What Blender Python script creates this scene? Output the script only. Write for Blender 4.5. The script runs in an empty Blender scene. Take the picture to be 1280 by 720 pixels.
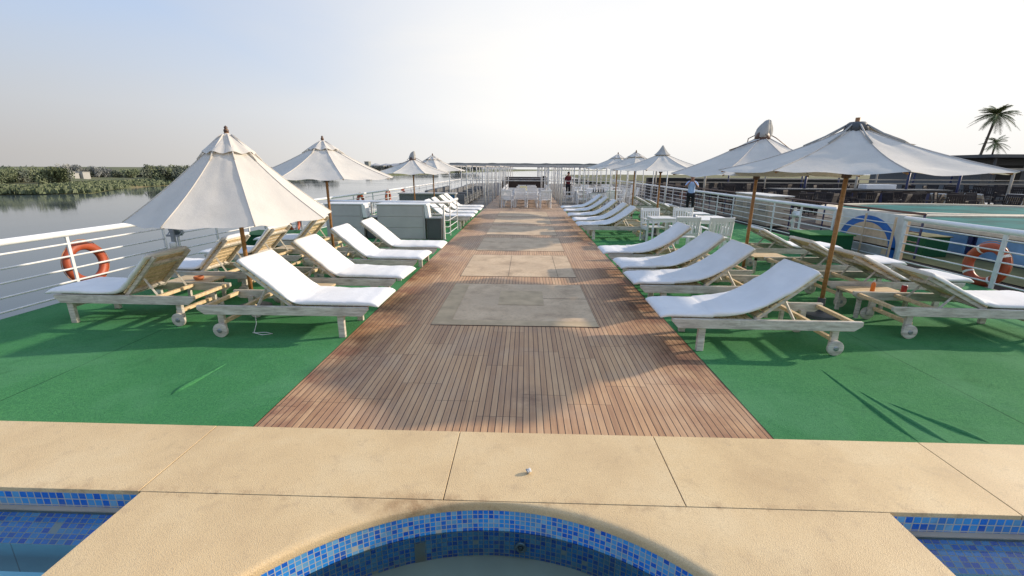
import bpy, math, random
from mathutils import Vector, Matrix, noise
R = math.radians
PI = math.pi
rnd = random.Random(7)
scene = bpy.context.scene
col = scene.collection

# ------------------------------------------------------------ mesh builder
class MB:
    def __init__(s): s.v = []; s.f = []; s.uv = []
    def face(s, idx, uv=None):
        s.f.append(tuple(idx)); s.uv.append(uv)
    def quad(s, a, b, c, d, uv=None):
        n = len(s.v); s.v += [tuple(a), tuple(b), tuple(c), tuple(d)]; s.face((n, n+1, n+2, n+3), uv)
    def box(s, x0, x1, y0, y1, z0, z1, M=None):
        P = [(x0,y0,z0),(x1,y0,z0),(x1,y1,z0),(x0,y1,z0),(x0,y0,z1),(x1,y0,z1),(x1,y1,z1),(x0,y1,z1)]
        if M is not None: P = [tuple(M @ Vector(p)) for p in P]
        n = len(s.v); s.v += P
        for q in ((0,3,2,1),(4,5,6,7),(0,1,5,4),(1,2,6,5),(2,3,7,6),(3,0,4,7)): s.face([n+i for i in q])
        return s
    def prism(s, prof, y0, y1, M=None):           # profile of (x,z) swept along y
        n = len(s.v); k = len(prof)
        P = [(x, y0, z) for x, z in prof] + [(x, y1, z) for x, z in prof]
        if M is not None: P = [tuple(M @ Vector(p)) for p in P]
        s.v += P
        s.face([n+i for i in range(k)]); s.face([n+k+i for i in reversed(range(k))])
        for i in range(k):
            j = (i+1) % k; s.face((n+j, n+i, n+k+i, n+k+j))
        return s
    def tube(s, pts, r, n=8, cap=True, squash=None):
        pts = [Vector(p) for p in pts]; m = len(pts); base = len(s.v)
        rr = r if isinstance(r, (list, tuple)) else [r]*m
        t0 = (pts[1]-pts[0]).normalized()
        up = Vector((0,0,1)) if abs(t0.z) < .9 else Vector((1,0,0))
        a = t0.cross(up).normalized()
        for i, p in enumerate(pts):
            t = (pts[min(i+1,m-1)]-pts[max(i-1,0)]).normalized()
            a = (a - t*a.dot(t)).normalized(); b = t.cross(a)
            for k in range(n):
                g = 2*PI*k/n
                s.v.append(tuple(p + (a*math.cos(g) + b*math.sin(g))*rr[i]))
        for i in range(m-1):
            for k in range(n):
                k2 = (k+1) % n; q = base+i*n
                s.face((q+k, q+k2, q+n+k2, q+n+k))
        if cap:
            s.face([base+k for k in reversed(range(n))]); s.face([base+(m-1)*n+k for k in range(n)])
        return s
    def lathe(s, prof, c=(0,0,0), n=24, M=None):   # prof (r,z)
        base = len(s.v)
        for r, z in prof:
            for k in range(n):
                g = 2*PI*k/n; p = Vector((c[0]+r*math.cos(g), c[1]+r*math.sin(g), c[2]+z))
                s.v.append(tuple(M @ p) if M is not None else tuple(p))
        for i in range(len(prof)-1):
            for k in range(n):
                k2 = (k+1) % n; q = base+i*n
                s.face((q+k, q+k2, q+n+k2, q+n+k))
        s.face([base+k for k in reversed(range(n))]); s.face([base+(len(prof)-1)*n+k for k in range(n)])
        return s
    def grid(s, fn, nu, nv, uvf=None, closeu=False):
        base = len(s.v)
        for i in range(nu+1):
            for j in range(nv+1): s.v.append(tuple(fn(i/nu, j/nv)))
        for i in range(nu):
            for j in range(nv):
                q = base+i*(nv+1)+j
                uv = None
                if uvf: uv = [uvf(i/nu, j/nv), uvf((i+1)/nu, j/nv), uvf((i+1)/nu, (j+1)/nv), uvf(i/nu, (j+1)/nv)]
                s.face((q, q+nv+1, q+nv+2, q+1), uv)
        return s
    def mesh(s, name, smooth=False):
        me = bpy.data.meshes.new(name); me.from_pydata(s.v, [], s.f)
        if any(u is not None for u in s.uv):
            ul = me.uv_layers.new(name='UVMap'); k = 0
            for f, u in zip(s.f, s.uv):
                for i in range(len(f)):
                    ul.data[k].uv = u[i] if u else (0, 0); k += 1
        if smooth: me.polygons.foreach_set('use_smooth', [True]*len(me.polygons))
        me.update(); return me
    def build(s, name, mat, parent=None, smooth=False, bevel=0, angle=None):
        o = bpy.data.objects.new(name, s.mesh(name, smooth or angle is not None)); col.objects.link(o)
        o.data.materials.append(mat)
        if parent: o.parent = parent
        if bevel:
            m = o.modifiers.new('bevel', 'BEVEL'); m.width = bevel; m.segments = 1; m.limit_method = 'ANGLE'
        if angle is not None:
            try: o.data.set_sharp_from_angle(angle=R(angle))
            except Exception: pass
        return o

def tag(o, label=None, cat=None, group=None, kind=None):
    if label: o['label'] = label
    if cat: o['category'] = cat
    if group: o['group'] = group
    if kind: o['kind'] = kind
    return o
def empty(name, loc=(0,0,0), rz=0, label=None, cat=None, group=None):
    o = bpy.data.objects.new(name, None); col.objects.link(o); o.location = loc; o.rotation_euler = (0,0,rz)
    o.empty_display_size = .1
    return tag(o, label, cat, group)
def copy_tree(o, parent=None):
    c = o.copy(); col.objects.link(c); c.parent = parent
    for ch in [k for k in bpy.data.objects if k.parent == o]: copy_tree(ch, c)
    return c
def struct(o): o['kind'] = 'structure'; return o

# ------------------------------------------------------------ material helpers
class S:                     # socket expression
    def __init__(s, nt, sock): s.nt = nt; s.s = sock
    def _m(s, op, *a):
        n = s.nt.nodes.new('ShaderNodeMath'); n.operation = op
        for i, x in enumerate((s,)+a):
            if isinstance(x, S): s.nt.links.new(x.s, n.inputs[i])
            else: n.inputs[i].default_value = x
        return S(s.nt, n.outputs[0])
    def __add__(s, o): return s._m('ADD', o)
    def __sub__(s, o): return s._m('SUBTRACT', o)
    def __mul__(s, o): return s._m('MULTIPLY', o)
    def __truediv__(s, o): return s._m('DIVIDE', o)
    def floor(s): return s._m('FLOOR')
    def fract(s): return s._m('FRACT')
    def abs(s): return s._m('ABSOLUTE')
    def lt(s, o): return s._m('LESS_THAN', o)
    def gt(s, o): return s._m('GREATER_THAN', o)
    def max(s, o): return s._m('MAXIMUM', o)
    def min(s, o): return s._m('MINIMUM', o)
    def pow(s, o): return s._m('POWER', o)
class Mat:
    def __init__(s, name):
        s.m = bpy.data.materials.new(name); s.m.use_nodes = True; s.nt = s.m.node_tree
        s.b = s.nt.nodes['Principled BSDF']; s.out = s.nt.nodes['Material Output']
    def N(s, t): return s.nt.nodes.new(t)
    def link(s, a, b): s.nt.links.new(a.s if isinstance(a, S) else a, b)
    def coord(s, k='Object'): return S(s.nt, s.N('ShaderNodeTexCoord').outputs[k])
    def pos(s): return S(s.nt, s.N('ShaderNodeNewGeometry').outputs['Position'])
    def sep(s, v):
        n = s.N('ShaderNodeSeparateXYZ'); s.link(v, n.inputs[0]); return [S(s.nt, o) for o in n.outputs]
    def comb(s, x, y, z=0):
        n = s.N('ShaderNodeCombineXYZ')
        for i, a in enumerate((x, y, z)):
            if isinstance(a, S): s.link(a, n.inputs[i])
            else: n.inputs[i].default_value = a
        return S(s.nt, n.outputs[0])
    def scale(s, v, sc):
        n = s.N('ShaderNodeMapping'); s.link(v, n.inputs[0]); n.inputs['Scale'].default_value = sc; return S(s.nt, n.outputs[0])
    def noise(s, v, scale, detail=4, rough=.55, dist=0):
        n = s.N('ShaderNodeTexNoise'); s.link(v, n.inputs['Vector']); n.inputs['Scale'].default_value = scale
        n.inputs['Detail'].default_value = detail; n.inputs['Roughness'].default_value = rough; n.inputs['Distortion'].default_value = dist
        return S(s.nt, n.outputs['Fac'])
    def white(s, v):
        n = s.N('ShaderNodeTexWhiteNoise'); n.noise_dimensions = '3D'; s.link(v, n.inputs['Vector']); return S(s.nt, n.outputs['Value'])
    def vor(s, v, scale):
        n = s.N('ShaderNodeTexVoronoi'); s.link(v, n.inputs['Vector']); n.inputs['Scale'].default_value = scale; return S(s.nt, n.outputs['Distance'])
    def ramp(s, f, stops, interp='LINEAR'):
        n = s.N('ShaderNodeValToRGB'); s.link(f, n.inputs[0]); cr = n.color_ramp; cr.interpolation = interp
        while len(cr.elements) < len(stops): cr.elements.new(.5)
        for e, (p, c) in zip(cr.elements, stops):
            e.position = p; e.color = (c if isinstance(c, tuple) else (c, c, c)) + (1,)
        return S(s.nt, n.outputs[0])
    def mix(s, f, a, b, mode='MIX'):
        n = s.N('ShaderNodeMix'); n.data_type = 'RGBA'; n.blend_type = mode
        for k, x in ((0, f), (6, a), (7, b)):
            if isinstance(x, S): s.link(x, n.inputs[k])
            elif k == 0: n.inputs[k].default_value = x
            else: n.inputs[k].default_value = tuple(x)+(1,)
        return S(s.nt, n.outputs[2])
    def rng(s, f, a, b, c=0, d=1):
        n = s.N('ShaderNodeMapRange'); s.link(f, n.inputs[0])
        for i, x in enumerate((a, b, c, d)): n.inputs[i+1].default_value = x
        return S(s.nt, n.outputs[0])
    def objrand(s): return S(s.nt, s.N('ShaderNodeObjectInfo').outputs['Random'])
    def bump(s, h, strength=.3, dist=.01):
        n = s.N('ShaderNodeBump'); s.link(h, n.inputs['Height']); n.inputs['Strength'].default_value = strength; n.inputs['Distance'].default_value = dist
        s.nt.links.new(n.outputs[0], s.b.inputs['Normal']); return s
    def set(s, color=None, rough=.6, metal=0, spec=None, **k):
        if color is not None:
            if isinstance(color, S): s.link(color, s.b.inputs['Base Color'])
            else: s.b.inputs['Base Color'].default_value = tuple(color)+(1,)
        if isinstance(rough, S): s.link(rough, s.b.inputs['Roughness'])
        else: s.b.inputs['Roughness'].default_value = rough
        s.b.inputs['Metallic'].default_value = metal
        if spec is not None: s.b.inputs['Specular IOR Level'].default_value = spec
        for kk, v in k.items(): s.b.inputs[kk.replace('_', ' ')].default_value = v
        return s
def plain(name, c, rough=.6, metal=0, var=.12, nscale=9, bump=0, spec=None):
    m = Mat(name); co = m.coord(); n = m.noise(co, nscale, 5)
    lo = tuple(x*(1-var) for x in c); hi = tuple(min(1, x*(1+var)) for x in c)
    m.set(m.ramp(n, [(.3, lo), (.7, hi)]), rough, metal, spec)
    if bump: m.bump(n, bump)
    return m.m

# ---- materials
def m_boards():
    m = Mat('teak deck boards'); p = m.pos(); x, y, z = m.sep(p)
    w = .053
    bx = x/w; bi = bx.floor(); fx = bx.fract()
    grp = (bi/7.0).floor()
    off = m.white(m.comb(grp, 3.0, 1.0))*.0 + m.white(m.comb(grp, 9.0, 1.0))*.9
    sy = (y+off)/.93; si = sy.floor(); fy = sy.fract()
    rv = m.white(m.comb(bi, si, 2.0)); rg = m.white(m.comb(grp, si, 5.0))
    gap = (fx.lt(.085)).max(fx.gt(.955)).max(fy.lt(.006)*.7)
    gr = m.noise(m.comb(x*40, y*1.6, bi*.37), 1.0, 6, .65)
    base = m.ramp((rv*.22+rg*.05+gr*.73), [(.22, (.29, .145, .07)), (.5, (.53, .31, .16)), (.8, (.71, .475, .265))])
    st = m.noise(m.scale(p, (1.0, .8, 1)), 1.1, 5, .6, .4)          # weathering / grey areas
    base = m.mix(m.rng(st, .5, .72, 0, .55), base, (.47, .355, .26))
    edge = m.rng((x+.1).abs(), 1.15, 1.9, 0, 1)
    red = m.rng(m.noise(p, 1.7, 5, .62), .46, .62, 0, .9)*edge
    base = m.mix(red, base, (.20, .065, .035))
    dk = m.rng(m.noise(p, 3.1, 6, .7), .6, .74, 0, .8)*m.rng((x+.1).abs(), 1.15, 1.9, .2, 1)
    base = m.mix(dk, base, (.045, .022, .018))
    def spot(cx, cy, r):
        return m.rng(((x-cx)*(x-cx)+(y-cy)*(y-cy)*.5).pow(.5), r*.2, r, 1, 0)
    wet = spot(1.72, 4.35, .42).max(spot(1.6, 6.3, .75)).max(spot(1.55, 7.6, .5)).max(spot(-1.95, 5.6, .4)).max(spot(-1.85, 8.4, .6)).max(spot(.05, 3.35, .22)*.7)
    wm_ = (wet*m.rng(m.noise(p, 6, 6, .7), .35, .6, 0, 1))*.85
    base = m.mix(wm_, base, (.085, .035, .022))
    ton = m.noise(m.scale(p, (.9, .5, 1)), 1.6, 5, .6, .8); base = m.mix(m.rng(ton, .42, .62, .35, 0), base, (.30, .165, .10))
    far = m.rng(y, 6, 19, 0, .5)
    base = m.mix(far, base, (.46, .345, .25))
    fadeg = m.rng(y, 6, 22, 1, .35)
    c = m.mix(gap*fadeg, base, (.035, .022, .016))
    m.set(c, m.rng(gr, .2, .9, .48, .75)); m.bump(m.rng(gap, 0, 1, 1, 0)+gr*.25, .55, .006)
    return m.m
def m_pad():
    m = Mat('worn sandstone paving'); p = m.pos()
    n = m.noise(p, 2.2, 7, .65, .3); n2 = m.noise(p, 22, 6, .7); n3 = m.noise(p, 1.1, 3, .5)
    c = m.ramp(n, [(.3, (.38, .27, .17)), (.48, (.56, .41, .26)), (.66, (.68, .51, .33))])
    c = m.mix(m.rng(n2, .52, .7, 0, .5), c, (.22, .17, .125))
    c = m.mix(m.rng(n3, .5, .65, 0, .55), c, (.47, .35, .23))
    m.set(c, .7); m.bump(n2, .4, .004); return m.m
def m_carpet():
    m = Mat('green outdoor carpet'); p = m.pos()
    n = m.noise(p, .55, 5, .6); f = m.noise(p, 260, 2, .6); f2 = m.noise(p, 45, 4, .7); st = m.noise(m.scale(p, (1, 3, 1)), .8, 6, .7, .6)
    c = m.ramp(n, [(.3, (.075, .285, .095)), (.7, (.115, .37, .125))])
    c = m.mix(m.rng(st, .52, .75, 0, .5), c, (.10, .30, .13))
    c = m.mix(m.rng(f2, .38, .68, 0, .55), c, (.03, .14, .065))
    c = m.mix(m.rng(f, .35, .65, 0, .6), c, (.015, .11, .05))
    c = m.mix(m.rng(m.noise(p, 95, 2, .5), .66, .74, 0, .35), c, (.16, .36, .18))
    sm = m.noise(m.scale(p, (1.5, 4, 1)), 2.2, 6, .7, 1.0); c = m.mix(m.rng(sm, .56, .7, 0, .4), c, (.028, .15, .06))
    x, y, z = m.sep(p); sx = (x+4.35).abs().min((x-3.9).abs()).min((x-5.85).abs()); c = m.mix(m.rng(sx, .004, .012, .6, 0), c, (.01, .06, .025))
    wr = m.rng(m.noise(p, .9, 5, .65, .5), .46, .64, 0, .5); c = m.mix(wr, c, (.105, .29, .14)); dd = m.rng(m.noise(p, 1.7, 6, .7, .4), .58, .74, 0, .55); c = m.mix(dd, c, (.03, .13, .05))
    m.set(c, .95, spec=.15); m.bump(f*.8+f2*.7, 1.0, .008); return m.m
def m_coping():
    m = Mat('sand coloured resin pebble coping'); p = m.pos()
    v = m.vor(p, 190); n = m.noise(p, 1.5, 6, .6, .2); n2 = m.noise(p, 7, 6, .65)
    c = m.ramp(n, [(.3, (.62, .435, .22)), (.5, (.755, .55, .285)), (.72, (.83, .645, .37))])
    c = m.mix(m.rng(v, .25, .75, 0, .45), c, (.40, .28, .16))
    c = m.mix(m.rng(n2, .58, .78, 0, .55), c, (.36, .25, .15))
    sp = m.white(m.scale(p, (1, 1, 1)))
    c = m.mix(m.rng(m.noise(p, 120, 2, .5), .62, .75, 0, .6), c, (.78, .66, .46))
    r = m.objrand(); c = m.mix(m.rng(r, 0, 1, 0, .22), c, (.60, .45, .28)); x, y, z = m.sep(p)
    jd = m.rng((y-2.13).abs(), 0, .07, 1, 0)*m.rng(m.noise(p, 9, 5, .7), .5, .7, 0, .75)
    c = m.mix(jd, c, (.33, .20, .10)); sp2 = m.rng(((x+.62)*(x+.62)*.35+(y-2.08)*(y-2.08)*3).pow(.5), .03, .24, 1, 0)*m.rng(m.noise(p, 14, 5, .7), .35, .6, .2, 1); c = m.mix(sp2*.75, c, (.28, .15, .06)); blot = m.noise(p, 2.6, 6, .72, .8); c = m.mix(m.rng(blot, .58, .72, 0, .4), c, (.47, .34, .19))
    m.set(c, .62); m.bump(v*.8+n2*.6, .45, .004); return m.m
def m_tile(name='blue glass mosaic', size=.031, dark=0.):
    m = Mat(name); uv = m.coord('UV'); x, y, z = m.sep(uv)
    bx = x/size; by = y/size; ix = bx.floor(); iy = by.floor(); fx = (bx.fract()-.5).abs(); fy = (by.fract()-.5).abs()
    g = fx.max(fy).gt(.43)
    rv = m.white(m.comb(ix, iy, 1)); r2 = m.white(m.comb(ix, iy, 4))
    k = 1-dark
    c = m.ramp(rv, [(0, (.01*k, .10*k, .55*k)), (.3, (.015*k, .19*k, .72*k)), (.55, (.04*k, .33*k, .80*k)), (.8, (.12*k, .38*k, .68*k)), (1, (.22*k, .48*k, .72*k))])
    cl = m.noise(m.comb(x, y, 0), 5, 3)
    c = m.mix(m.rng(cl, .5, .68, 0, .45), c, (.12*k, .22*k, .33*k))
    g2 = g.max(r2.gt(.985))
    c = m.mix(g2, c, (.52*k, .50*k, .44*k))
    m.set(c, m.rng(g2, 0, 1, .12, .8)); m.bump(m.rng(g2, 0, 1, 1, 0), .4, .002); return m.m
def m_poolfloor():
    m = Mat('pale blue pool floor'); p = m.pos(); x, y, z = m.sep(p)
    fx = ((x/.42).fract()-.5).abs(); fy = ((y/.24).fract()-.5).abs()
    g = fx.gt(.49).max(fy.gt(.48)); n = m.noise(p, 3, 4)
    c = m.ramp(n, [(.3, (.32, .66, .76)), (.7, (.45, .80, .86))])
    m.set(m.mix(g*.6, c, (.10, .13, .14)), .5); return m.m
def m_water(name, tint=(.9, .97, 1), rough=.02, bscale=6, bstr=.06, ior=1.33, stretch=(1, 1, 1)):
    m = Mat(name); co = m.pos(); n = m.noise(m.scale(co, stretch), bscale, 3, .5)
    m.nt.nodes.remove(m.b)
    gl = m.N('ShaderNodeBsdfGlossy'); gl.inputs['Roughness'].default_value = rough
    tr = m.N('ShaderNodeBsdfTransparent'); tr.inputs[0].default_value = tint+(1,)
    fr = m.N('ShaderNodeFresnel'); fr.inputs[0].default_value = ior
    b = m.N('ShaderNodeBump'); b.inputs['Strength'].default_value = bstr; b.inputs['Distance'].default_value = .02
    m.link(n, b.inputs['Height'])
    m.nt.links.new(b.outputs[0], gl.inputs['Normal']); m.nt.links.new(b.outputs[0], fr.inputs['Normal'])
    mx = m.N('ShaderNodeMixShader'); m.nt.links.new(fr.outputs[0], mx.inputs[0]); m.nt.links.new(tr.outputs[0], mx.inputs[1]); m.nt.links.new(gl.outputs[0], mx.inputs[2])
    m.nt.links.new(mx.outputs[0], m.out.inputs[0]); return m.m
def m_river():
    m = Mat('slow silty river water'); p = m.pos()
    n = m.noise(m.scale(p, (.35, .2, 1)), 1.0, 4, .6); big = m.noise(p, .012, 4, .6)
    m.set((.055, .075, .08), m.rng(big, .35, .7, .035, .12), spec=.5, IOR=1.33)
    m.bump(n, .05, .05); return m.m
def m_wood(name, c0, c1, c2, rough=.7, grime=.5):
    m = Mat(name); p = m.coord(); r = m.objrand()
    x, y, z = m.sep(p)
    n = m.noise(m.comb(x*3+r*13, y*22, z*22), 1.3, 6, .7, .2); n2 = m.noise(p, 9, 6, .65); n3 = m.noise(p, 60, 3, .6)
    c = m.ramp(n, [(.28, c0), (.5, c1), (.72, c2)])
    c = m.mix(m.rng(n2, .55, .75, 0, grime), c, tuple(a*.45 for a in c1))
    m.set(c, rough); m.bump(n+n3*.3, .3, .004); return m.m
def m_fabric(name, c, trans=.25, dirt=.12, weave=350):
    m = Mat(name); p = m.coord(); n = m.noise(p, 2.3, 5, .6); f = m.noise(p, weave, 2, .5); w = m.noise(p, 7, 4, .6)
    cc = m.ramp(n, [(.35, tuple(x*(1-dirt) for x in c)), (.65, c)])
    m.set(cc, .9, spec=.12); m.bump(f*.25+w*.9, .45, .012)
    if trans:
        t = m.N('ShaderNodeBsdfTranslucent'); m.link(m.mix(1.0, cc, (1.0, .9, .74), 'MULTIPLY'), t.inputs[0])
        mx = m.N('ShaderNodeMixShader'); mx.inputs[0].default_value = trans
        m.nt.links.new(m.b.outputs[0], mx.inputs[1]); m.nt.links.new(t.outputs[0], mx.inputs[2]); m.nt.links.new(mx.outputs[0], m.out.inputs[0])
    return m.m
def m_leaf(name, c0, c1, c2):
    m = Mat(name); p = m.coord(); r = m.objrand(); g = m.N('ShaderNodeNewGeometry')
    n = m.noise(p, .35, 4, .6); ri = S(m.nt, g.outputs['Random Per Island'])
    m.set(m.ramp(n*.6+ri*.4, [(.25, c0), (.5, c1), (.78, c2)]), .8, spec=.2); return m.m
MT = {}
MT['boards'] = m_boards(); MT['pad'] = m_pad(); MT['carpet'] = m_carpet(); MT['coping'] = m_coping()
MT['tile'] = m_tile(); MT['tile2'] = m_tile('blue pool wall tiles', .046, .12); MT['poolfloor'] = m_poolfloor()
MT['joint'] = plain('dark joint', (.06, .04, .03), .9)
MT['patch'] = plain('grey cement patch', (.50, .375, .23), .8, var=.2, nscale=4)
MT['cement'] = plain('pale cement', (.40, .35, .28), .8, var=.12, nscale=5)
MT['bench'] = plain('beige grey spa bench', (.46, .385, .27), .6, var=.1, nscale=3)
MT['poolwater'] = m_water('clear pool water', (.90, .99, 1.0), .01, 5, .12)
MT['spawater'] = m_water('still spa water', (.78, .95, .95), .01, 5, .05)
MT['river'] = m_river()
MT['wood'] = m_wood('weathered white washed teak', (.27, .24, .20), (.54, .50, .43), (.74, .70, .63))
MT['slat'] = m_wood('sun bleached teak slats', (.46, .33, .18), (.66, .50, .30), (.80, .66, .44), grime=.35)  # yellow in the slat colour stands in for warm sunlight on them
MT['pole'] = m_wood('varnished parasol pole wood', (.24, .105, .035), (.36, .17, .06), (.46, .24, .1), .45, .25)
MT['dkwood'] = m_wood('dark brown hub wood', (.06, .03, .02), (.1, .05, .03), (.16, .08, .05), .5, .2)
MT['cushion'] = m_fabric('white cotton mattress cover', (.83, .825, .82), 0, .10, 420)
MT['canvas'] = m_fabric('off white canvas', (.735, .70, .645), .17, .10, 300)
MT['canvasold'] = m_fabric('greyed canvas cloth', (.50, .49, .46), .1, .25, 200)
MT['white'] = plain('white gloss paint', (.76, .76, .76), .35, var=.06, nscale=5)
MT['whiteold'] = plain('chalky white paint', (.62, .61, .585), .6, var=.1, nscale=7)
MT['rung'] = plain('white painted steel rungs', (.68, .68, .68), .4, var=.1, nscale=11)
MT['grey'] = plain('grey painted board', (.47, .455, .45), .5, var=.08, nscale=2)
MT['dkgrey'] = plain('charcoal painted board', (.075, .08, .085), .5, var=.12, nscale=3)
MT['midgrey'] = plain('grey woven furniture', (.17, .175, .18), .8, var=.3, nscale=22)
MT['deck'] = plain('painted steel deck', (.16, .15, .135), .7, var=.2, nscale=2)
MT['hull'] = plain('white ship hull paint', (.6, .6, .6), .5)
MT['orange'] = plain('orange life ring shell', (.34, .06, .018), .5, var=.22, nscale=6)
MT['rope'] = plain('grab rope', (.42, .2, .1), .9)
MT['tape'] = plain('reflective white tape', (.7, .7, .68), .4)
MT['clay'] = plain('terracotta bowl', (.42, .13, .05), .7)
MT['steel'] = plain('grey steel', (.30, .32, .34), .4, .6)
MT['lamp'] = plain('lamp glass', (.55, .6, .62), .15, .3)
MT['black'] = plain('black rubber', (.02, .02, .02), .7)
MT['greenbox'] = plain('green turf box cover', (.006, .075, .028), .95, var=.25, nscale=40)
MT['greenboxlit'] = plain('bright green turf box cover', (.03, .17, .035), .95, var=.25, nscale=40)  # lighter copy of the box green, sunlight on the lid put into its colour
MT['navy'] = plain('navy blue paint', (.012, .018, .075), .5)
MT['blue'] = plain('blue painted arch', (.012, .12, .42), .5, var=.2, nscale=8)
MT['bluepanel'] = plain('sky blue pool panel', (.13, .27, .45), .5, var=.25, nscale=3)
MT['beige'] = plain('beige paint', (.62, .45, .30), .6)
MT['teal'] = plain('teal pool water bed', (.003, .12, .115), .8, var=.5, nscale=1.1, spec=.12)
MT['cream'] = plain('cream pool coping', (.62, .53, .40), .6)
MT['darkbar'] = m_wood('dark brown bar boards', (.012, .008, .008), (.028, .016, .014), (.045, .024, .022), .5, .2)
MT['brown'] = plain('brown rail', (.10, .05, .035), .5)
MT['dkchair'] = plain('dark rattan', (.035, .028, .028), .8, var=.4, nscale=30)
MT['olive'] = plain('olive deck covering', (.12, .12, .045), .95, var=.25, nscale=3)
MT['lt'] = plain('pale grey mattress', (.42, .42, .41), .9)
MT['hazewall'] = plain('hazy pale wall', (.36, .36, .35), .9)  # house walls greyed so the colour itself carries the river haze
MT['red'] = plain('dark red cloth', (.11, .012, .016), .9)
MT['shirt'] = plain('pale blue shirt cloth', (.38, .52, .78), .9, var=.1)
MT['trousers'] = plain('black trousers cloth', (.012, .012, .016), .9)
MT['skin'] = plain('skin', (.32, .16, .1), .6, var=.08)
MT['hairgrey'] = plain('grey hair', (.42, .41, .4), .9)
MT['hairdark'] = plain('dark hair', (.02, .015, .012), .8)
MT['shoe'] = plain('black shoe leather', (.02, .018, .016), .5)
MT['blanket'] = plain('brown blanket cloth', (.2, .09, .06), .95, var=.3)
MT['bark'] = plain('bark', (.11, .085, .06), .9, var=.3, nscale=4)
MT['leaf1'] = m_leaf('dark bank foliage', (.10, .12, .09), (.135, .155, .12), (.19, .205, .165))  # leaf colour lightened and greyed to stand in for distance haze
MT['leaf2'] = m_leaf('olive bank foliage', (.09, .115, .065), (.14, .17, .095), (.21, .23, .15))  # olive leaves paled in base colour for the haze over the bank
MT['leaf3'] = m_leaf('hazy far foliage', (.24, .25, .24), (.28, .29, .275), (.32, .33, .31))  # far haze mixed straight into this grey leaf colour
MT['palm'] = m_leaf('palm fronds', (.09, .11, .05), (.16, .18, .08), (.28, .30, .14))
MT['ash'] = plain('ash black', (.02, .02, .02), .9)
MT['bottle'] = plain('orange plastic', (.75, .2, .03), .3)
MT['canred'] = plain('red can', (.3, .02, .02), .4)
MT['paper'] = plain('white paper', (.8, .8, .8), .8)
MT['bluecloth'] = plain('blue cloth', (.01, .10, .26), .9)
MT['yellow'] = plain('cream yellow cloth', (.7, .62, .35), .9)
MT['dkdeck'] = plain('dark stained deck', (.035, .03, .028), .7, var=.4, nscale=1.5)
# ------------------------------------------------------------ camera, light, sky
f_px, pit, yaw, roll = 546.758, .266848307, .029949651, .006241604
cp, sp, cy, sy = math.cos(pit), math.sin(pit), math.cos(yaw), math.sin(yaw)
F = Vector((-sy*cp, cy*cp, -sp)); Rt = Vector((cy, sy, 0)); Up = Rt.cross(F)
R2 = Rt*math.cos(roll)+Up*math.sin(roll); U2 = -Rt*math.sin(roll)+Up*math.cos(roll)
cam = bpy.data.objects.new('camera', bpy.data.cameras.new('camera')); col.objects.link(cam)
M = Matrix((R2, U2, -F)).transposed().to_4x4(); M.translation = Vector((0, 0, 1.9)); cam.matrix_world = M
cam.data.sensor_width = 36; cam.data.lens = 36*f_px/1280; cam.data.clip_end = 9000; cam.data.clip_start = .05
scene.camera = cam
SUN_EL, SUN_AZ = R(21.5), R(18)            # azimuth measured from +x toward +y
sd = Vector((math.cos(SUN_AZ)*math.cos(SUN_EL), math.sin(SUN_AZ)*math.cos(SUN_EL), math.sin(SUN_EL)))
sun = bpy.data.objects.new('sun', bpy.data.lights.new('sun', 'SUN')); col.objects.link(sun)
sun.data.energy = 5.0; sun.data.angle = R(1.3); sun.data.color = (1, .85, .67)
sun.rotation_euler = (-sd).to_track_quat('-Z', 'Y').to_euler(); sun.location = (30, 15, 20)
w = bpy.data.worlds.new('World'); scene.world = w; w.use_nodes = True; nt = w.node_tree
bg = nt.nodes['Background']
sky = nt.nodes.new('ShaderNodeTexSky'); sky.sky_type = 'NISHITA'; sky.sun_disc = False
sky.sun_elevation = SUN_EL; sky.sun_rotation = PI/2-SUN_AZ; sky.air_density = 1.3; sky.dust_density = 1.5; sky.ozone_density = 1.2; sky.altitude = 50
class W(Mat):
    def __init__(s): s.nt = nt
wm = W()
v = S(nt, nt.nodes.new('ShaderNodeTexCoord').outputs['Generated'])
X, Y, Z = wm.sep(v)
# river haze: a warm grey band near the horizon that turns to white toward the sun
dotp = X*math.cos(SUN_AZ) + Y*math.sin(SUN_AZ)
band = wm.rng(Z, .02, .33, 1, 0)
toward = wm.rng(dotp, -.82, .40, 0, 1); toward = toward*toward*(toward*-2.0+3.0)
hz = wm.mix(toward, (3.55, 3.40, 3.25), (7.1, 6.95, 6.7))
lowg = wm.rng(Z, 0, .10, .88, 1)
hz = wm.mix(1.0, hz, wm.comb(lowg, lowg, lowg), 'MULTIPLY')
skc = wm.mix(1.0, S(nt, sky.outputs[0]), (1.5, 1.5, 1.5), 'MULTIPLY')
skc = wm.mix(.75, skc, (2.7, 3.9, 6.3))
fac = band.pow(.8)*.96
fac = fac.max(toward*wm.rng(Z, .25, .9, .97, .12))
hn = wm.noise(wm.scale(v, (1.2, 1.2, 5)), 1.6, 5, .55, .6); fac = (fac+(hn-.5)*.35*wm.rng(Z, .05, .2, 0, 1)).min(1.0).max(0.0)
c = wm.mix(fac, skc, hz)
nt.links.new(c.s, bg.inputs[0]); bg.inputs[1].default_value = .15
scene.view_settings.view_transform = 'Standard'; scene.view_settings.look = 'None'; scene.view_settings.exposure = 0
try:
    scene.cycles.max_bounces = 8; scene.cycles.transparent_max_bounces = 12; scene.cycles.caustics_reflective = False; scene.cycles.caustics_refractive = False
except Exception: pass

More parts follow.
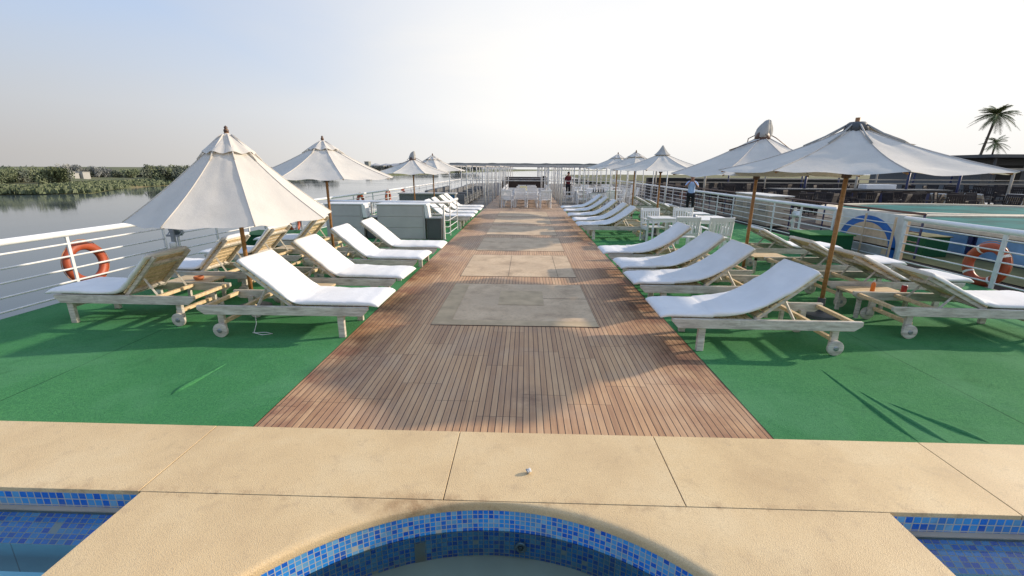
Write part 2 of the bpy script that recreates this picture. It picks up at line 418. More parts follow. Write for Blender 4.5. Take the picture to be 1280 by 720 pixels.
# ------------------------------------------------------------ setting: river, banks
def sheet(name, x0, x1, y0, y1, z, mat):
    m = MB(); m.quad((x0,y0,z),(x1,y0,z),(x1,y1,z),(x0,y1,z)); return struct(m.build(name, mat))
WZ = -9.0
sheet('river', -4500, 4500, -600, 6500, WZ, MT['river'])
def m_bank():
    m = Mat('reed and scrub river bank'); p = m.pos(); x, y, z = m.sep(p)
    n = m.noise(m.scale(p, (1, 1, 3)), .06, 6, .65); n2 = m.noise(p, .5, 5, .7)
    c = m.ramp(n, [(.3, (.065, .085, .03)), (.5, (.13, .14, .055)), (.7, (.22, .17, .09))])
    c = m.mix(m.rng(n2, .4, .7, 0, .6), c, (.06, .08, .035)); m.set(c, .9); m.bump(n2, 1, .6); return m.m
bankpts = [(-420, 60), (-300, 120), (-203, 164), (-188, 168), (-177, 178), (-196, 208), (-205, 224), (-209, 256), (-225, 330), (-225, 460), (-190, 700), (-150, 1300), (60, 2400), (700, 3600)]
m = MB(); n0 = len(bankpts); rows = [(0, -.3), (2.5, 1.0), (9, 1.6), (25, 2.3), (60, 3.0), (400, 4.0), (2500, 5)]
fine = []
for (a, b) in zip(bankpts[:-1], bankpts[1:]):
    k = 8
    for i in range(k):
        t = i/k; fine.append((a[0]+(b[0]-a[0])*t, a[1]+(b[1]-a[1])*t))
for i, (x, y) in enumerate(fine):
    for j, (d, h) in enumerate(rows):
        jit = 3.0*noise.noise(Vector((x*.05, y*.05, j))) if j < 5 else 0
        hh = h + (1.0*noise.noise(Vector((x*.07, y*.07, j*3.1))) if 0 < j < 5 else 0)
        m.v.append((x-(d+jit)*(1 if j else .6), y+d*.12, WZ+hh))
k = len(rows)
for i in range(len(fine)-1):
    for j in range(k-1): m.face((i*k+j, i*k+k+j, i*k+k+j+1, i*k+j+1))
struct(m.build('river_bank', m_bank(), smooth=True))
# reeds along the water's edge
m = MB(); rg = random.Random(3)
for i in range(9000):
    t = rg.random()*(len(bankpts)-6); a = int(t); fr = t-a; A, B = bankpts[a+1], bankpts[a+2]
    d = rg.random()**1.5*22; x = A[0]+(B[0]-A[0])*fr-d-1; y = A[1]+(B[1]-A[1])*fr+rg.uniform(-2, 2)
    h = rg.uniform(.7, 1.9); ww = rg.uniform(.3, .9); g = rg.random()*PI; z = WZ+.3+min(1.6, d*.15)
    dx, dy = math.cos(g)*ww, math.sin(g)*ww
    n = len(m.v); m.v += [(x-dx,y-dy,z),(x+dx,y+dy,z),(x+dx*.7+rg.uniform(-.3,.3),y+dy*.7,z+h),(x-dx*.5,y-dy*.5,z+h*rg.uniform(.6,1))]; m.face((n,n+1,n+2,n+3))
tag(m.build('reeds', MT['leaf2']), 'low green reeds growing along the far river bank', 'reeds', kind='stuff')
# far mountains
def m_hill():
    m = Mat('pale desert hills in haze'); n = m.noise(m.pos(), .002, 5); m.set(m.ramp(n, [(.3, (.40, .405, .41)), (.7, (.46, .46, .46))]), 1, spec=0); return m.m  # aerial haze painted in as the hills' pale grey base colour
m = MB(); N = 70
for i in range(N+1):
    x = -1900+i*26; e = math.sin(PI*i/N)**.6
    h = 95*e*(.6+.5*noise.noise(Vector((x*.004, 1, 0)))+.18*noise.noise(Vector((x*.02, 3, 0))))
    m.v += [(x, 4300, WZ), (x, 4330, WZ+h*.6), (x, 4420, WZ+h)]
for i in range(N):
    q = i*3
    for j in (0, 1): m.face((q+j, q+3+j, q+4+j, q+1+j))
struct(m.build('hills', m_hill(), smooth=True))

# trees of the far bank
def crown_mesh(seed, n, lobes=7, flat=.75):
    r = random.Random(seed); m = MB(); L = []
    for i in range(lobes):
        a = r.random()*2*PI; d = r.random()**.5*.62
        L.append((d*math.cos(a), d*math.sin(a), r.uniform(.32, .78), r.uniform(.22, .42)))
    L.append((0, 0, .55, .45))
    for i in range(n):
        lx, ly, lz, lr = r.choice(L)
        d = Vector((r.gauss(0,1), r.gauss(0,1), r.gauss(0,1))).normalized()*lr*(r.random()**.3)
        p = Vector((lx, ly, lz*flat)) + Vector((d.x, d.y, d.z*.8)); s_ = r.uniform(.025, .06)
        a = Vector((r.gauss(0,1), r.gauss(0,1), r.gauss(0,1))).normalized(); b = a.orthogonal().normalized()
        m.quad(p-a*s_, p+b*s_, p+a*s_, p-b*s_)
    return m.mesh('crown')
def trunk_mesh(seed):
    r = random.Random(seed); m = MB(); m.tube([(0,0,-.1),(.02,.01,.25),(.0,.02,.5)], [.05,.035,.02], 6)
    for k in range(4):
        a = k*1.6+r.random(); m.tube([(0,0,.2+.05*k),(.2*math.cos(a),.2*math.sin(a),.45+.04*k)], [.02,.006], 5)
    return m.mesh('trunk')
crowns = [crown_mesh(s, 1300) for s in range(6)]; trunks = [trunk_mesh(s) for s in range(3)]
def tree(x, y, z, h, wd, lab, mat, grp, v=0):
    root = empty('bank_tree', (x, y, z), rnd.random()*6, lab, 'tree', grp)
    for nm, me, mt in (('trunk', trunks[v % 3], MT['bark']), ('crown', crowns[v % 6], mat)):
        o = bpy.data.objects.new(nm, me); col.objects.link(o); o.parent = root; o.scale = (wd, wd, h)
        if not me.materials: me.materials.append(mt)
        o.material_slots[0].link = 'OBJECT'; o.material_slots[0].material = mt
    return root
rt = random.Random(11)
# (photo x, depth) rows: nearer clump at the left, then a receding line of trees
tx = 0
def px2x(px, y): return (px-656)/566.0*y*1.0
spots = []
for i in range(17): spots.append((rt.uniform(-60, 60), rt.uniform(196, 225), rt.uniform(8.5, 11.5), rt.uniform(5, 8), 0))
for i in range(16): spots.append((60+i*11+rt.uniform(-6, 6), 290+rt.uniform(-15, 45), rt.uniform(7, 10), rt.uniform(6, 10), 1))
for i in range(8): spots.append((172+i*9+rt.uniform(-3, 3), 275+rt.uniform(0, 30), rt.uniform(11.5, 14), rt.uniform(7, 10), 1))
for i in range(16): spots.append((245+i*11+rt.uniform(-6, 6), 480+rt.uniform(0, 80), rt.uniform(10, 15), rt.uniform(10, 16), 2))
for i in range(16): spots.append((410+i*12+rt.uniform(-6, 6), 1000+rt.uniform(0, 160), rt.uniform(12, 20), rt.uniform(18, 30), 2))
LB = ['dark tree with rounded crown in the clump at the far left of the opposite bank', 'green tree in the line behind the reeds on the opposite bank', 'hazy grey tree far off along the opposite bank']
for i, (px, y, h, wd, k) in enumerate(spots):
    if k == 0 and 55 < px < 62: px = 50
    if k == 1 and 75 < px < 92: continue
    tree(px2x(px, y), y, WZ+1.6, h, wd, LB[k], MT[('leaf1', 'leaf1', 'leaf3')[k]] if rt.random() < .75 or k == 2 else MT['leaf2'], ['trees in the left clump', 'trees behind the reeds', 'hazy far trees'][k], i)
# little houses among them
def house(px, y, wd, h, lab, mat='hazewall'):
    x = px2x(px, y); r = empty('village_house', (x, y, WZ+1.5), .2, lab, 'house')
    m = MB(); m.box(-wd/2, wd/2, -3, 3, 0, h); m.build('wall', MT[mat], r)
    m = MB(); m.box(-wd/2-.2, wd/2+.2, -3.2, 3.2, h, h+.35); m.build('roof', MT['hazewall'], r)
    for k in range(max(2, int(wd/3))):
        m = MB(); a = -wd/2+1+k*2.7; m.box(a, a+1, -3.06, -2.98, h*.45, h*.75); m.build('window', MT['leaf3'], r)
house(58, 262, 8, 5.6, 'low white house beside the big grey tree on the opposite bank')
house(67, 268, 5, 4.8, 'small white hut right of the low white house on the opposite bank')
house(81, 275, 6, 5.4, 'pale square house among trees left of the tree gap')
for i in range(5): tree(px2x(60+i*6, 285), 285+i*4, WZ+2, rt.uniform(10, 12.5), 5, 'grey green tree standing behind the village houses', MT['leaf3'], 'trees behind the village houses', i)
# far town slabs at the horizon
for i, (px, wd, h, dy) in enumerate([(424, 26, 17, 0), (441, 18, 15, 40), (455, 12, 24, 10), (470, 30, 13, 60), (497, 24, 12, 0), (530, 30, 14, 30)]):
    y = 1300+dy; r = empty('far_building', (px2x(px, y), y, WZ), 0, ['broad grey building on the hazy horizon, leftmost behind the second left parasol', 'grey block right of the broad building on the hazy horizon', 'tall narrow tower on the hazy horizon', 'long low grey building right of the narrow tower', 'hazy block near the third left parasol', 'hazy block behind the far left parasols'][i], 'building')
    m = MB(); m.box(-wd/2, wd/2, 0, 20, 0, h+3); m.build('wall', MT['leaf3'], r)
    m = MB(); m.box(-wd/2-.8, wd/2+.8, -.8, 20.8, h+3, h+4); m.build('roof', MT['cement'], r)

# ------------------------------------------------------------ setting: the ship's deck
XL, XR = -2.04, 1.84
m = MB(); m.box(-6.75, 7.95, -6, 60, WZ-.5, -.42); struct(m.build('ship_hull', MT['hull']))
m = MB(); m.box(-6.7, 7.9, 2.6, 60, -.42, -.012); struct(m.build('deck_floor', MT['deck']))
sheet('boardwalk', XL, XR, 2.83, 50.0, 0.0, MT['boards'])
def carpet(name, x0, x1, y0, y1):
    m = MB(); nx, ny = 30, 90
    def fn(u, v):
        x = x0+(x1-x0)*u; y = y0+(y1-y0)*v
        return (x, y, .004+.006*max(0, noise.noise(Vector((x*1.3, y*.9, 2)))+.25*noise.noise(Vector((x*5, y*5, 2)))))
    m.grid(fn, nx, ny); return struct(m.build(name, MT['carpet'], smooth=True))
carpet('carpet_left', -6.66, XL, 2.83, 21.6); carpet('carpet_right', XR, 7.8, 2.83, 21.6)
# long wrinkles of the right carpet
for (a, b) in (((2.95, 4.25), (2.87, 2.86)), ((2.98, 3.75), (3.08, 2.86)), ((3.05, 3.5), (3.38, 2.87)), ((-2.95, 4.05), (-3.03, 3.3))):
    m = MB(); m.tube([(a[0]+(b[0]-a[0])*t/10, a[1]+(b[1]-a[1])*t/10, -.012+.003*math.sin(t)) for t in range(11)], [.004, .012, .02, .026, .030, .032, .034, .035, .034, .03, .02], 10)
    struct(m.build('carpet_wrinkle', MT['carpet'], smooth=True))
rp = random.Random(5)
for i in range(6):
    y0 = 5.14+i*2.58; y1 = y0+2.04
    o = sheet('paving_pad', -1.17, .93, y0, y1, .005, MT['pad'])
    m = MB()
    for (a, b, c_, d) in ((-1.172, .932, y0-.004, y0), (-1.172, .932, y1, y1+.004), (-1.174, -1.17, y0, y1), (.93, .934, y0, y1)): m.box(a, b, c_, d, 0, .006)
    if i == 1:
        m.box(.6, .606, y0, y1, 0, .0065)
    struct(m.build('paving_pad_joint', MT['joint']))
sheet('cement_patch', -.38, .28, 6.0, 6.75, .009, MT['patch'])
sheet('cement_border', -1.17, -.93, 5.16, 7.1, .009, MT['patch'])
sheet('cement_strip', -.93, .93, 5.14, 5.33, .0088, MT['patch'])
m = MB(); m.box(.28, .93, 6.35, 6.354, .005, .0075); m.box(-.3, -.296, 7.75, 9.7, .005, .0075); struct(m.build('paving_crack', MT['joint']))

# coping slabs around the pools
CX, CY, CR = -.17, .58, 1.54
TOP = .025
m = MB(); m.box(-8, 8, 2.15, 2.81, -.09, TOP-.004); struct(m.build('coping_bed', MT['joint']))
TOPJ = 0
xs = [-7.9, -6.1, -4.25, -2.29, -.46, .95, 2.83, 4.7, 6.5, 7.9]
def rough_slab(name, x0, x1, y0, y1, z0=-.1):
    m = MB(); m.box(x0+.003, x1-.003, y0, y1, z0, TOP); o = m.build(name, MT['coping'], bevel=.0015); return struct(o)
for a, b in zip(xs[:-1], xs[1:]): rough_slab('coping_slab', a, b, 2.133, 2.822)
# inner slab with the round opening (rolled lip)
m = MB(); NS = 160
lip = [(0, TOP), (.02, TOP-.002), (.034, TOP-.010), (.04, TOP-.022), (.04, -.03)]
def ring_pt(a, r, z): return (CX+r*math.cos(a), CY+r*math.sin(a), z)
X0, X1, Y0, Y1 = -2.27, 2.09, -1.35, 2.127
def sq(a):
    dx, dy = math.cos(a), math.sin(a)
    t = min([(X1-CX)/dx if dx > 1e-6 else 1e9, (X0-CX)/dx if dx < -1e-6 else 1e9, (Y1-CY)/dy if dy > 1e-6 else 1e9, (Y0-CY)/dy if dy < -1e-6 else 1e9])
    return t
angs = sorted([2*PI*k/NS for k in range(NS)]+[math.atan2(cy_-CY, cx_-CX) % (2*PI) for cx_ in (X0, X1) for cy_ in (Y0, Y1)]); NS = len(angs)
for a in angs:
    t = max(sq(a), CR+.004); lw = min(.04, (t-CR)*.8)
    m.v.append((CX+t*math.cos(a), CY+t*math.sin(a), TOP))
    m.v.append(ring_pt(a, (CR+lw+t)/2, TOP))
    for d, z in lip: m.v.append(ring_pt(a, CR+lw*(1-d/.04), z))
kk = 2+len(lip)
for k in range(NS):
    q, q2 = k*kk, ((k+1) % NS)*kk
    for j in range(kk-1): m.face((q+j, q2+j, q2+j+1, q+j+1))
m.box(X0, X0+.03, Y0, Y1, -.10, TOP-.003); m.box(X1-.03, X1, Y0, Y1, -.10, TOP-.003)
struct(m.build('coping_surround', MT['coping'], angle=50))
# spa shell
def ringwall(r, z0, z1, mat, name, inward=True, n=160, seg=1):
    m = MB()
    m.grid(lambda u, v: (CX+r*math.cos(2*PI*u), CY+r*math.sin(2*PI*u), z0+(z1-z0)*v), n, seg, lambda u, v: (u*2*PI*r, z0+(z1-z0)*v))
    return struct(m.build(name, mat, smooth=True))
ringwall(CR+.004, -.36, -.0, MT['tile'], 'spa_tile_wall')
m = MB()
m.grid(lambda u, v: (CX+(CR+.004-.5*v)*math.cos(2*PI*u), CY+(CR+.004-.5*v)*math.sin(2*PI*u), -.36-.01*v), 96, 2); struct(m.build('spa_bench', MT['bench'], smooth=True))
ringwall(CR-.49, -.9, -.37, MT['bench'], 'spa_bench_wall')
m = MB(); m.lathe([(.01, -.9), (CR-.48, -.9)], (CX, CY, 0), 64); struct(m.build('spa_floor', MT['bench']))
m = MB(); m.v += [ring_pt(2*PI*k/96, CR+.003, -.175) for k in range(96)]; m.face(range(96)); struct(m.build('spa_water', MT['spawater']))
m = MB()
for (a0, a1, z0, z1) in ((1.83, 1.87, -.36, -.22),): m.grid(lambda u, v: (CX+(CR-.001)*math.cos(a0+(a1-a0)*u), CY+(CR-.001)*math.sin(a0+(a1-a0)*u), z0+(z1-z0)*v), 6, 1)
struct(m.build('bare_cement_strip', MT['cement'], smooth=True))
def jet(ang, z):
    r = empty('spa_jet', ring_pt(ang, CR-.004, z), ang+PI, 'round grey water jet in the mosaic wall of the round spa', 'water jet')
    Mx = Matrix.Rotation(PI/2, 4, 'Y')
    m = MB(); m.lathe([(.028, 0), (.036, .004), (.036, .012), (.024, .018), (.02, .01)], n=24, M=Mx); m.build('collar', MT['steel'], r, smooth=True)
    m = MB(); m.lathe([(.004, .0), (.014, .006), (.014, .02), (.006, .022)], n=16, M=Mx); m.build('nozzle', MT['dkgrey'], r, smooth=True)
jet(math.atan2(2.11-CY, .0-CX)+.0, -.27)
# small pipe fitting on the coping
r = empty('pipe_fitting', (.03, 2.38, TOP), .3, 'small white pipe stub lying on the sand coloured coping', 'pipe fitting')
Mx = Matrix.Rotation(R(70), 4, 'Y')
m = MB(); m.lathe([(.010, 0), (.013, 0), (.013, .03), (.010, .03), (.010, .004)], n=16, M=Matrix.Translation((0,0,.013)) @ Mx); m.build('pipe', MT['whiteold'], r, smooth=True)
m = MB(); m.lathe([(.013, .0), (.017, .0), (.017, .01), (.013, .01)], n=16, M=Matrix.Translation((0,0,.013)) @ Mx); m.build('flange', MT['steel'], r, smooth=True)

# side pools
def side_pool(x0, x1, nm):
    m = MB()
    def wallq(a, b, z0, z1):
        L = math.hypot(b[0]-a[0], b[1]-a[1]); m.quad((a[0],a[1],z0),(b[0],b[1],z0),(b[0],b[1],z1),(a[0],a[1],z1), [(0,z0),(L,z0),(L,z1),(0,z1)])
    wallq((x0, 2.132), (x1, 2.132), -.099, -.0)
    wallq((x0, 2.132), (x0, -1.3), -.099, -.0); wallq((x1, 2.132), (x1, -1.3), -.099, -.0)
    struct(m.build('pool_tile_band', MT['tile2']))
    m = MB(); m.box(x0, x1, 2.10, 2.133, -.125, -.1); struct(m.build('pool_ledge', MT['cement']))
    m = MB(); m.quad((x0, 1.95, -.20), (x1, 1.95, -.20), (x1, 2.12, -.115), (x0, 2.12, -.115), [(0,0),(x1-x0,0),(x1-x0,.3),(0,.3)]); struct(m.build('pool_tile_shelf', MT['tile2']))
    m = MB(); m.quad((x0, 1.95, -.20), (x0, 1.945, -.95), (x1, 1.945, -.95), (x1, 1.95, -.20)); m.quad((x0, -1.3, -.30), (x1, -1.3, -.30), (x1, 1.86, -.30), (x0, 1.86, -.30))
    m.quad((x0, -1.3, -.30), (x0, 2.1, -.30), (x0, 2.1, -.1), (x0, -1.3, -.1)); m.quad((x1, -1.3, -.30), (x1, 2.1, -.30), (x1, 2.1, -.1), (x1, -1.3, -.1))
    m.quad((x0, -1.3, -.30), (x1, -1.3, -.30), (x1, -1.3, 0), (x0, -1.3, 0)); struct(m.build('pool_floor', MT['poolfloor']))
    sheet(nm, x0, x1, -1.3, 2.12, -.108, MT['poolwater'])
side_pool(-6.4, -2.28, 'pool_water_left'); side_pool(2.10, 7.6, 'pool_water_right')
rough_slab('coping_slab', -8, 8, -6, -1.36)
rough_slab('coping_slab', -8, -6.4, -1.3, 2.13); rough_slab('coping_slab', 7.6, 8, -1.3, 2.13)
# ------------------------------------------------------------ loungers
HINGE = .98
GEO = {'A': (.98, .76, 40, 0.0), 'B': (1.16, .64, 47, .20), 'C': (1.0, .76, 27, .05)}
def mattress_mesh(seed, style, pk='A'):
    HINGE, blen, ang, st = GEO[pk]
    r = random.Random(seed); a = R(ang)
    z0 = .385
    P0 = Vector((st, z0)); H = Vector((HINGE, z0)); T = H + Vector((math.cos(a), math.sin(a)))*blen
    cut = {'sharp': .14, 'curved': .42}[style]
    A = H - Vector((cut, 0)); B = H + (T-H).normalized()*cut
    if style == 'curved': A += Vector((0, .0)); 
    pts = []
    n1, n2, n3 = 26, 16, 22
    for i in range(n1): pts.append(P0.lerp(A, i/n1))
    for i in range(n2):
        t = i/n2; pts.append(A*(1-t)**2 + H*2*t*(1-t) + B*t*t + (Vector((0, .012)) if style == 'curved' else Vector((0, 0))))
    for i in range(n3+1): pts.append(B.lerp(T, i/n3))
    N = len(pts); K = 24; hw, th = .335, .062
    m = MB(); s_acc = 0; so = r.random()*50
    for i, p in enumerate(pts):
        t = (pts[min(i+1, N-1)]-pts[max(i-1, 0)]).normalized(); nrm = Vector((-t.y, t.x))
        if i: s_acc += (p-pts[i-1]).length
        edge = min(1, min(s_acc, HINGE-st+blen-.02-s_acc+.02)/.05); edge = max(.0, edge)
        sc = .45+.55*math.sqrt(max(0, 1-(1-edge)**2))
        droop = -.022*max(0, 1-s_acc/.12)**2
        for k in range(K):
            g = 2*PI*k/K; c_, s_ = math.cos(g), math.sin(g)
            cx = math.copysign(abs(c_)**.35, c_); cz = math.copysign(abs(s_)**.55, s_)
            v = cx*hw*(.985+.015*sc) + .010*noise.noise(Vector((s_acc*3+so, cz, 2)))
            puff = .010*noise.noise(Vector((s_acc*2.2+so, v*3.5, 0))) + .009*noise.noise(Vector((s_acc*7+so, v*8, 4))) + .0035*noise.noise(Vector((s_acc*22+so, v*19, 8)))
            if style == 'curved': puff += .009*math.sin((s_acc*.8+v*2.2)*9+so)*math.exp(-((s_acc-.75)/.3)**2)
            if style == 'sharp': puff -= .012*math.exp(-((s_acc-HINGE)/.04)**2)
            h = th/2 + cz*th/2*sc + (puff if cz > 0 else 0)*1.0
            side = -.008*abs(cx)**6
            q = p + nrm*(h+side)
            m.v.append((q.x, v, q.y+droop))
    for i in range(N-1):
        for k in range(K):
            k2 = (k+1) % K; q = i*K
            m.face((q+k2, q+k, q+K+k, q+K+k2))
    m.face([k for k in range(K)]); m.face([(N-1)*K+k for k in reversed(range(K))])
    # piping seam
    me = m.mesh('mattress', True); me.materials.append(MT['cushion']); return me
def lounger_proto(pk='A', slatmat='slat'):
    HINGE, blen, ang, st = GEO[pk]
    root = empty('sun_lounger'); W_ = MT['wood']; a = R(ang)
    for s in (-1, 1):
        y0 = s*.33-.021
        m = MB(); m.prism([(st+.10, .378), (st+.10, .345), (st+.17, .272), (1.98, .272), (2.06, .33), (2.06, .378)], y0, y0+.042); m.build('side_rail', W_, root, bevel=.004)
        m = MB(); m.box(.40, .475, s*.292-.022, s*.292+.022, 0, .30); m.build('leg', W_, root, bevel=.004)
        m = MB(); m.box(1.79, 1.86, s*.292-.022, s*.292+.022, .075, .30); m.build('wheel_leg', W_, root, bevel=.004)
        wh = MB(); Mx = Matrix.Translation((1.825, s*.345, .083)) @ Matrix.Rotation(PI/2, 4, 'X')
        wh.lathe([(.02, -.018), (.072, -.018), (.083, -.012), (.083, .012), (.072, .018), (.02, .018)], n=28, M=Mx); wo = wh.build('wheel', W_, root, angle=40)
        hb = MB(); hb.lathe([(.012, -.024), (.026, -.024), (.026, .024), (.012, .024)], n=14, M=Mx); hb.build('hub', MT['steel'], wo, smooth=True)
        m = MB(); bm = Matrix.Translation((HINGE, 0, .365)) @ Matrix.Rotation(-a, 4, 'Y')
        m.box(.0, blen+.02, s*.27-.02, s*.27+.02, -.03, .012, bm); m.build('backrest_stile', W_, root, bevel=.003)
        # prop strut from the backrest down to the frame
        pt = bm @ Vector((blen*.48, s*.235, -.03)); m = MB()
        q = Vector((pt.x+.16, pt.y, .31)); m.tube([pt, q], .016, 4); m.build('prop_strut', W_, root)
    m = MB()
    for i in range(int((HINGE-st-.1)/.085)): m.box(st+.13+i*.085, st+.19+i*.085, -.312, .312, .352, .37)
    m.build('seat_slats', MT[slatmat], root)
    m = MB()
    for i in range(int(blen/.084)): m.box(.03+i*.084, .093+i*.084, -.31, .31, .012, .028, bm)
    m.build('backrest_slats', MT[slatmat], root, bevel=.002)
    for u in (.02, .50): m = MB(); m.box(u, u+.04, -.25, .25, -.028, .01, bm); m.build('backrest_crossbar', W_, root)
    for (x, z) in ((2.0, .345), (1.80, .17), (1.55, .345)):
        m = MB(); m.box(x-.022, x+.022, -.311, .311, z-.02, z+.02); m.build('crossbar', MT[slatmat], root, bevel=.003)
    m = MB(); m.box(.44, .465, -.27, .27, .20, .24); m.build('crossbar', W_, root)
    return root
mats = {}
def get_mat(style, seed, pk):
    k = (style, seed, pk)
    if k not in mats: mats[k] = mattress_mesh(seed, style, pk)
    return mats[k]
protoA = lounger_proto('A'); protoB = lounger_proto('B'); protoC = lounger_proto('C'); used = {'A': False, 'B': False, 'C': False}
def lounger(x, y, rz, label, group, style, seed, proto='A'):
    p = {'A': protoA, 'B': protoB, 'C': protoC}[proto]
    o = p if not used[proto] else copy_tree_safe(p)
    if not used[proto]: used[proto] = True; protos_kids[proto] = None
    o.location = (x, y, .004); o.rotation_euler = (0, 0, rz); tag(o, label, 'sun lounger', group)
    mt = [c_ for c_ in bpy.data.objects if c_.parent == o and c_.name.startswith('mattress')]
    if mt: mt[0].data = get_mat(style, seed, proto)
    else:
        mo = bpy.data.objects.new('mattress', get_mat(style, seed, proto)); col.objects.link(mo); mo.parent = o
    for c_ in bpy.data.objects:
        if c_.parent == o and c_.name.startswith('mattress'): c_.location = (rnd.uniform(-.02, .015), rnd.uniform(-.012, .012), 0); c_.rotation_euler = (0, 0, R(rnd.uniform(-1.1, 1.1)))
    return o
protos_kids = {}
def copy_tree_safe(p): return copy_tree(p)
rz = lambda a: R(a)
GL, GR = 'loungers in the left row along the walkway', 'loungers in the right row along the walkway'
GLO, GRO = 'loungers along the left railing', 'loungers along the right railing'
inL = [(-1.66, 4.97, 'white cushioned lounger nearest the camera on the left edge of the wooden walkway'),
       (-1.72, 6.27, 'second white lounger from camera on the left walkway edge, beside the table with clay bowl'),
       (-1.74, 7.60, 'third white lounger from camera on the left walkway edge'),
       (-1.63, 8.72, 'fourth white lounger from camera on the left walkway edge, in front of the grey lockers')]
for i, (x, y, l) in enumerate(inL): lounger(x, y, R(180+rnd.uniform(-1.2, 1.2)), l, GL, 'sharp', i, 'A')
for i, (x, y) in enumerate([(-1.68, 14.4), (-1.72, 15.55), (-1.7, 16.75), (-1.74, 17.95)]):
    lounger(x, y, PI, ['first white lounger behind the stair railing on the left of the walkway', 'second white lounger behind the stair railing on the left of the walkway', 'third white lounger behind the stair railing on the left of the walkway', 'fourth and farthest white lounger on the left of the walkway, near the thin canopy posts'][i], GL, 'sharp', 2, 'A')
inR = [(1.47, 4.77, 'white lounger with curved mattress nearest the camera on the right edge of the walkway'),
       (1.47, 6.13, 'second white curved lounger from camera on the right walkway edge'),
       (1.51, 7.13, 'white curved lounger third from camera on the right walkway edge'),
       (1.43, 8.34, 'fourth white curved lounger from camera on the right walkway edge, before the white chairs')]
for i, (x, y, l) in enumerate(inR): lounger(x, y, R(rnd.uniform(-1.5, 1.5)), l, GR, 'curved', 10+i, 'A')
for i, (x, y) in enumerate([(1.45, 12.45), (1.47, 13.6), (1.44, 15.0), (1.44, 16.6), (1.43, 18.0)]):
    lounger(x, y, 0, ['nearest of the far five white loungers on the right walkway edge', 'second of the far five white loungers on the right walkway edge', 'middle one of the far five white loungers on the right walkway edge', 'fourth of the far five white loungers on the right walkway edge', 'farthest white lounger on the right walkway edge, beside the thin canopy posts'][i], GR, 'curved', 12, 'A')
outL = [(-6.05, 5.30, 'slat backed lounger at the left railing in front of the near orange life ring'),
        (-6.05, 6.62, 'slat backed lounger at the left railing, second from camera beside the near left parasol pole'),
        (-6.05, 7.90, 'third slat backed lounger at the left railing, in front of the green turf box'),
        (-6.0, 9.45, 'slat backed lounger at the left railing, fourth from camera beside the second left parasol pole')]
for i, (x, y, l) in enumerate(outL): lounger(x, y, R(rnd.uniform(-3, 1)), l, GLO, 'sharp', 20+i, 'B')
outR = [(6.33, 5.22, 'slat backed lounger in front of the orange life ring on the right railing'),
        (6.35, 6.5, 'slat backed lounger at the right railing, second from camera beside the near right parasol pole'),
        (6.4, 7.65, 'third slat backed lounger at the right railing, before the sunlit topped green turf box'),
        (6.4, 9.15, 'slat backed lounger at the right railing, fourth from camera behind the second right parasol pole')]
for i, (x, y, l) in enumerate(outR): lounger(x, y, R(180+rnd.uniform(-2, 2)), l, GRO, 'sharp', 30+i, 'C')
for i, (x, y) in enumerate([(6.4, 14.4), (6.4, 15.7), (6.4, 17.4), (6.4, 19.6)]):
    lounger(x, y, PI, ['nearest of the far loungers at the right railing, past the white table set', 'second of the far loungers at the right railing, past the white table set', 'third of the far loungers at the right railing, past the white table set', 'farthest lounger at the right railing, near the canopy posts'][i], GRO, 'sharp', 31, 'C')

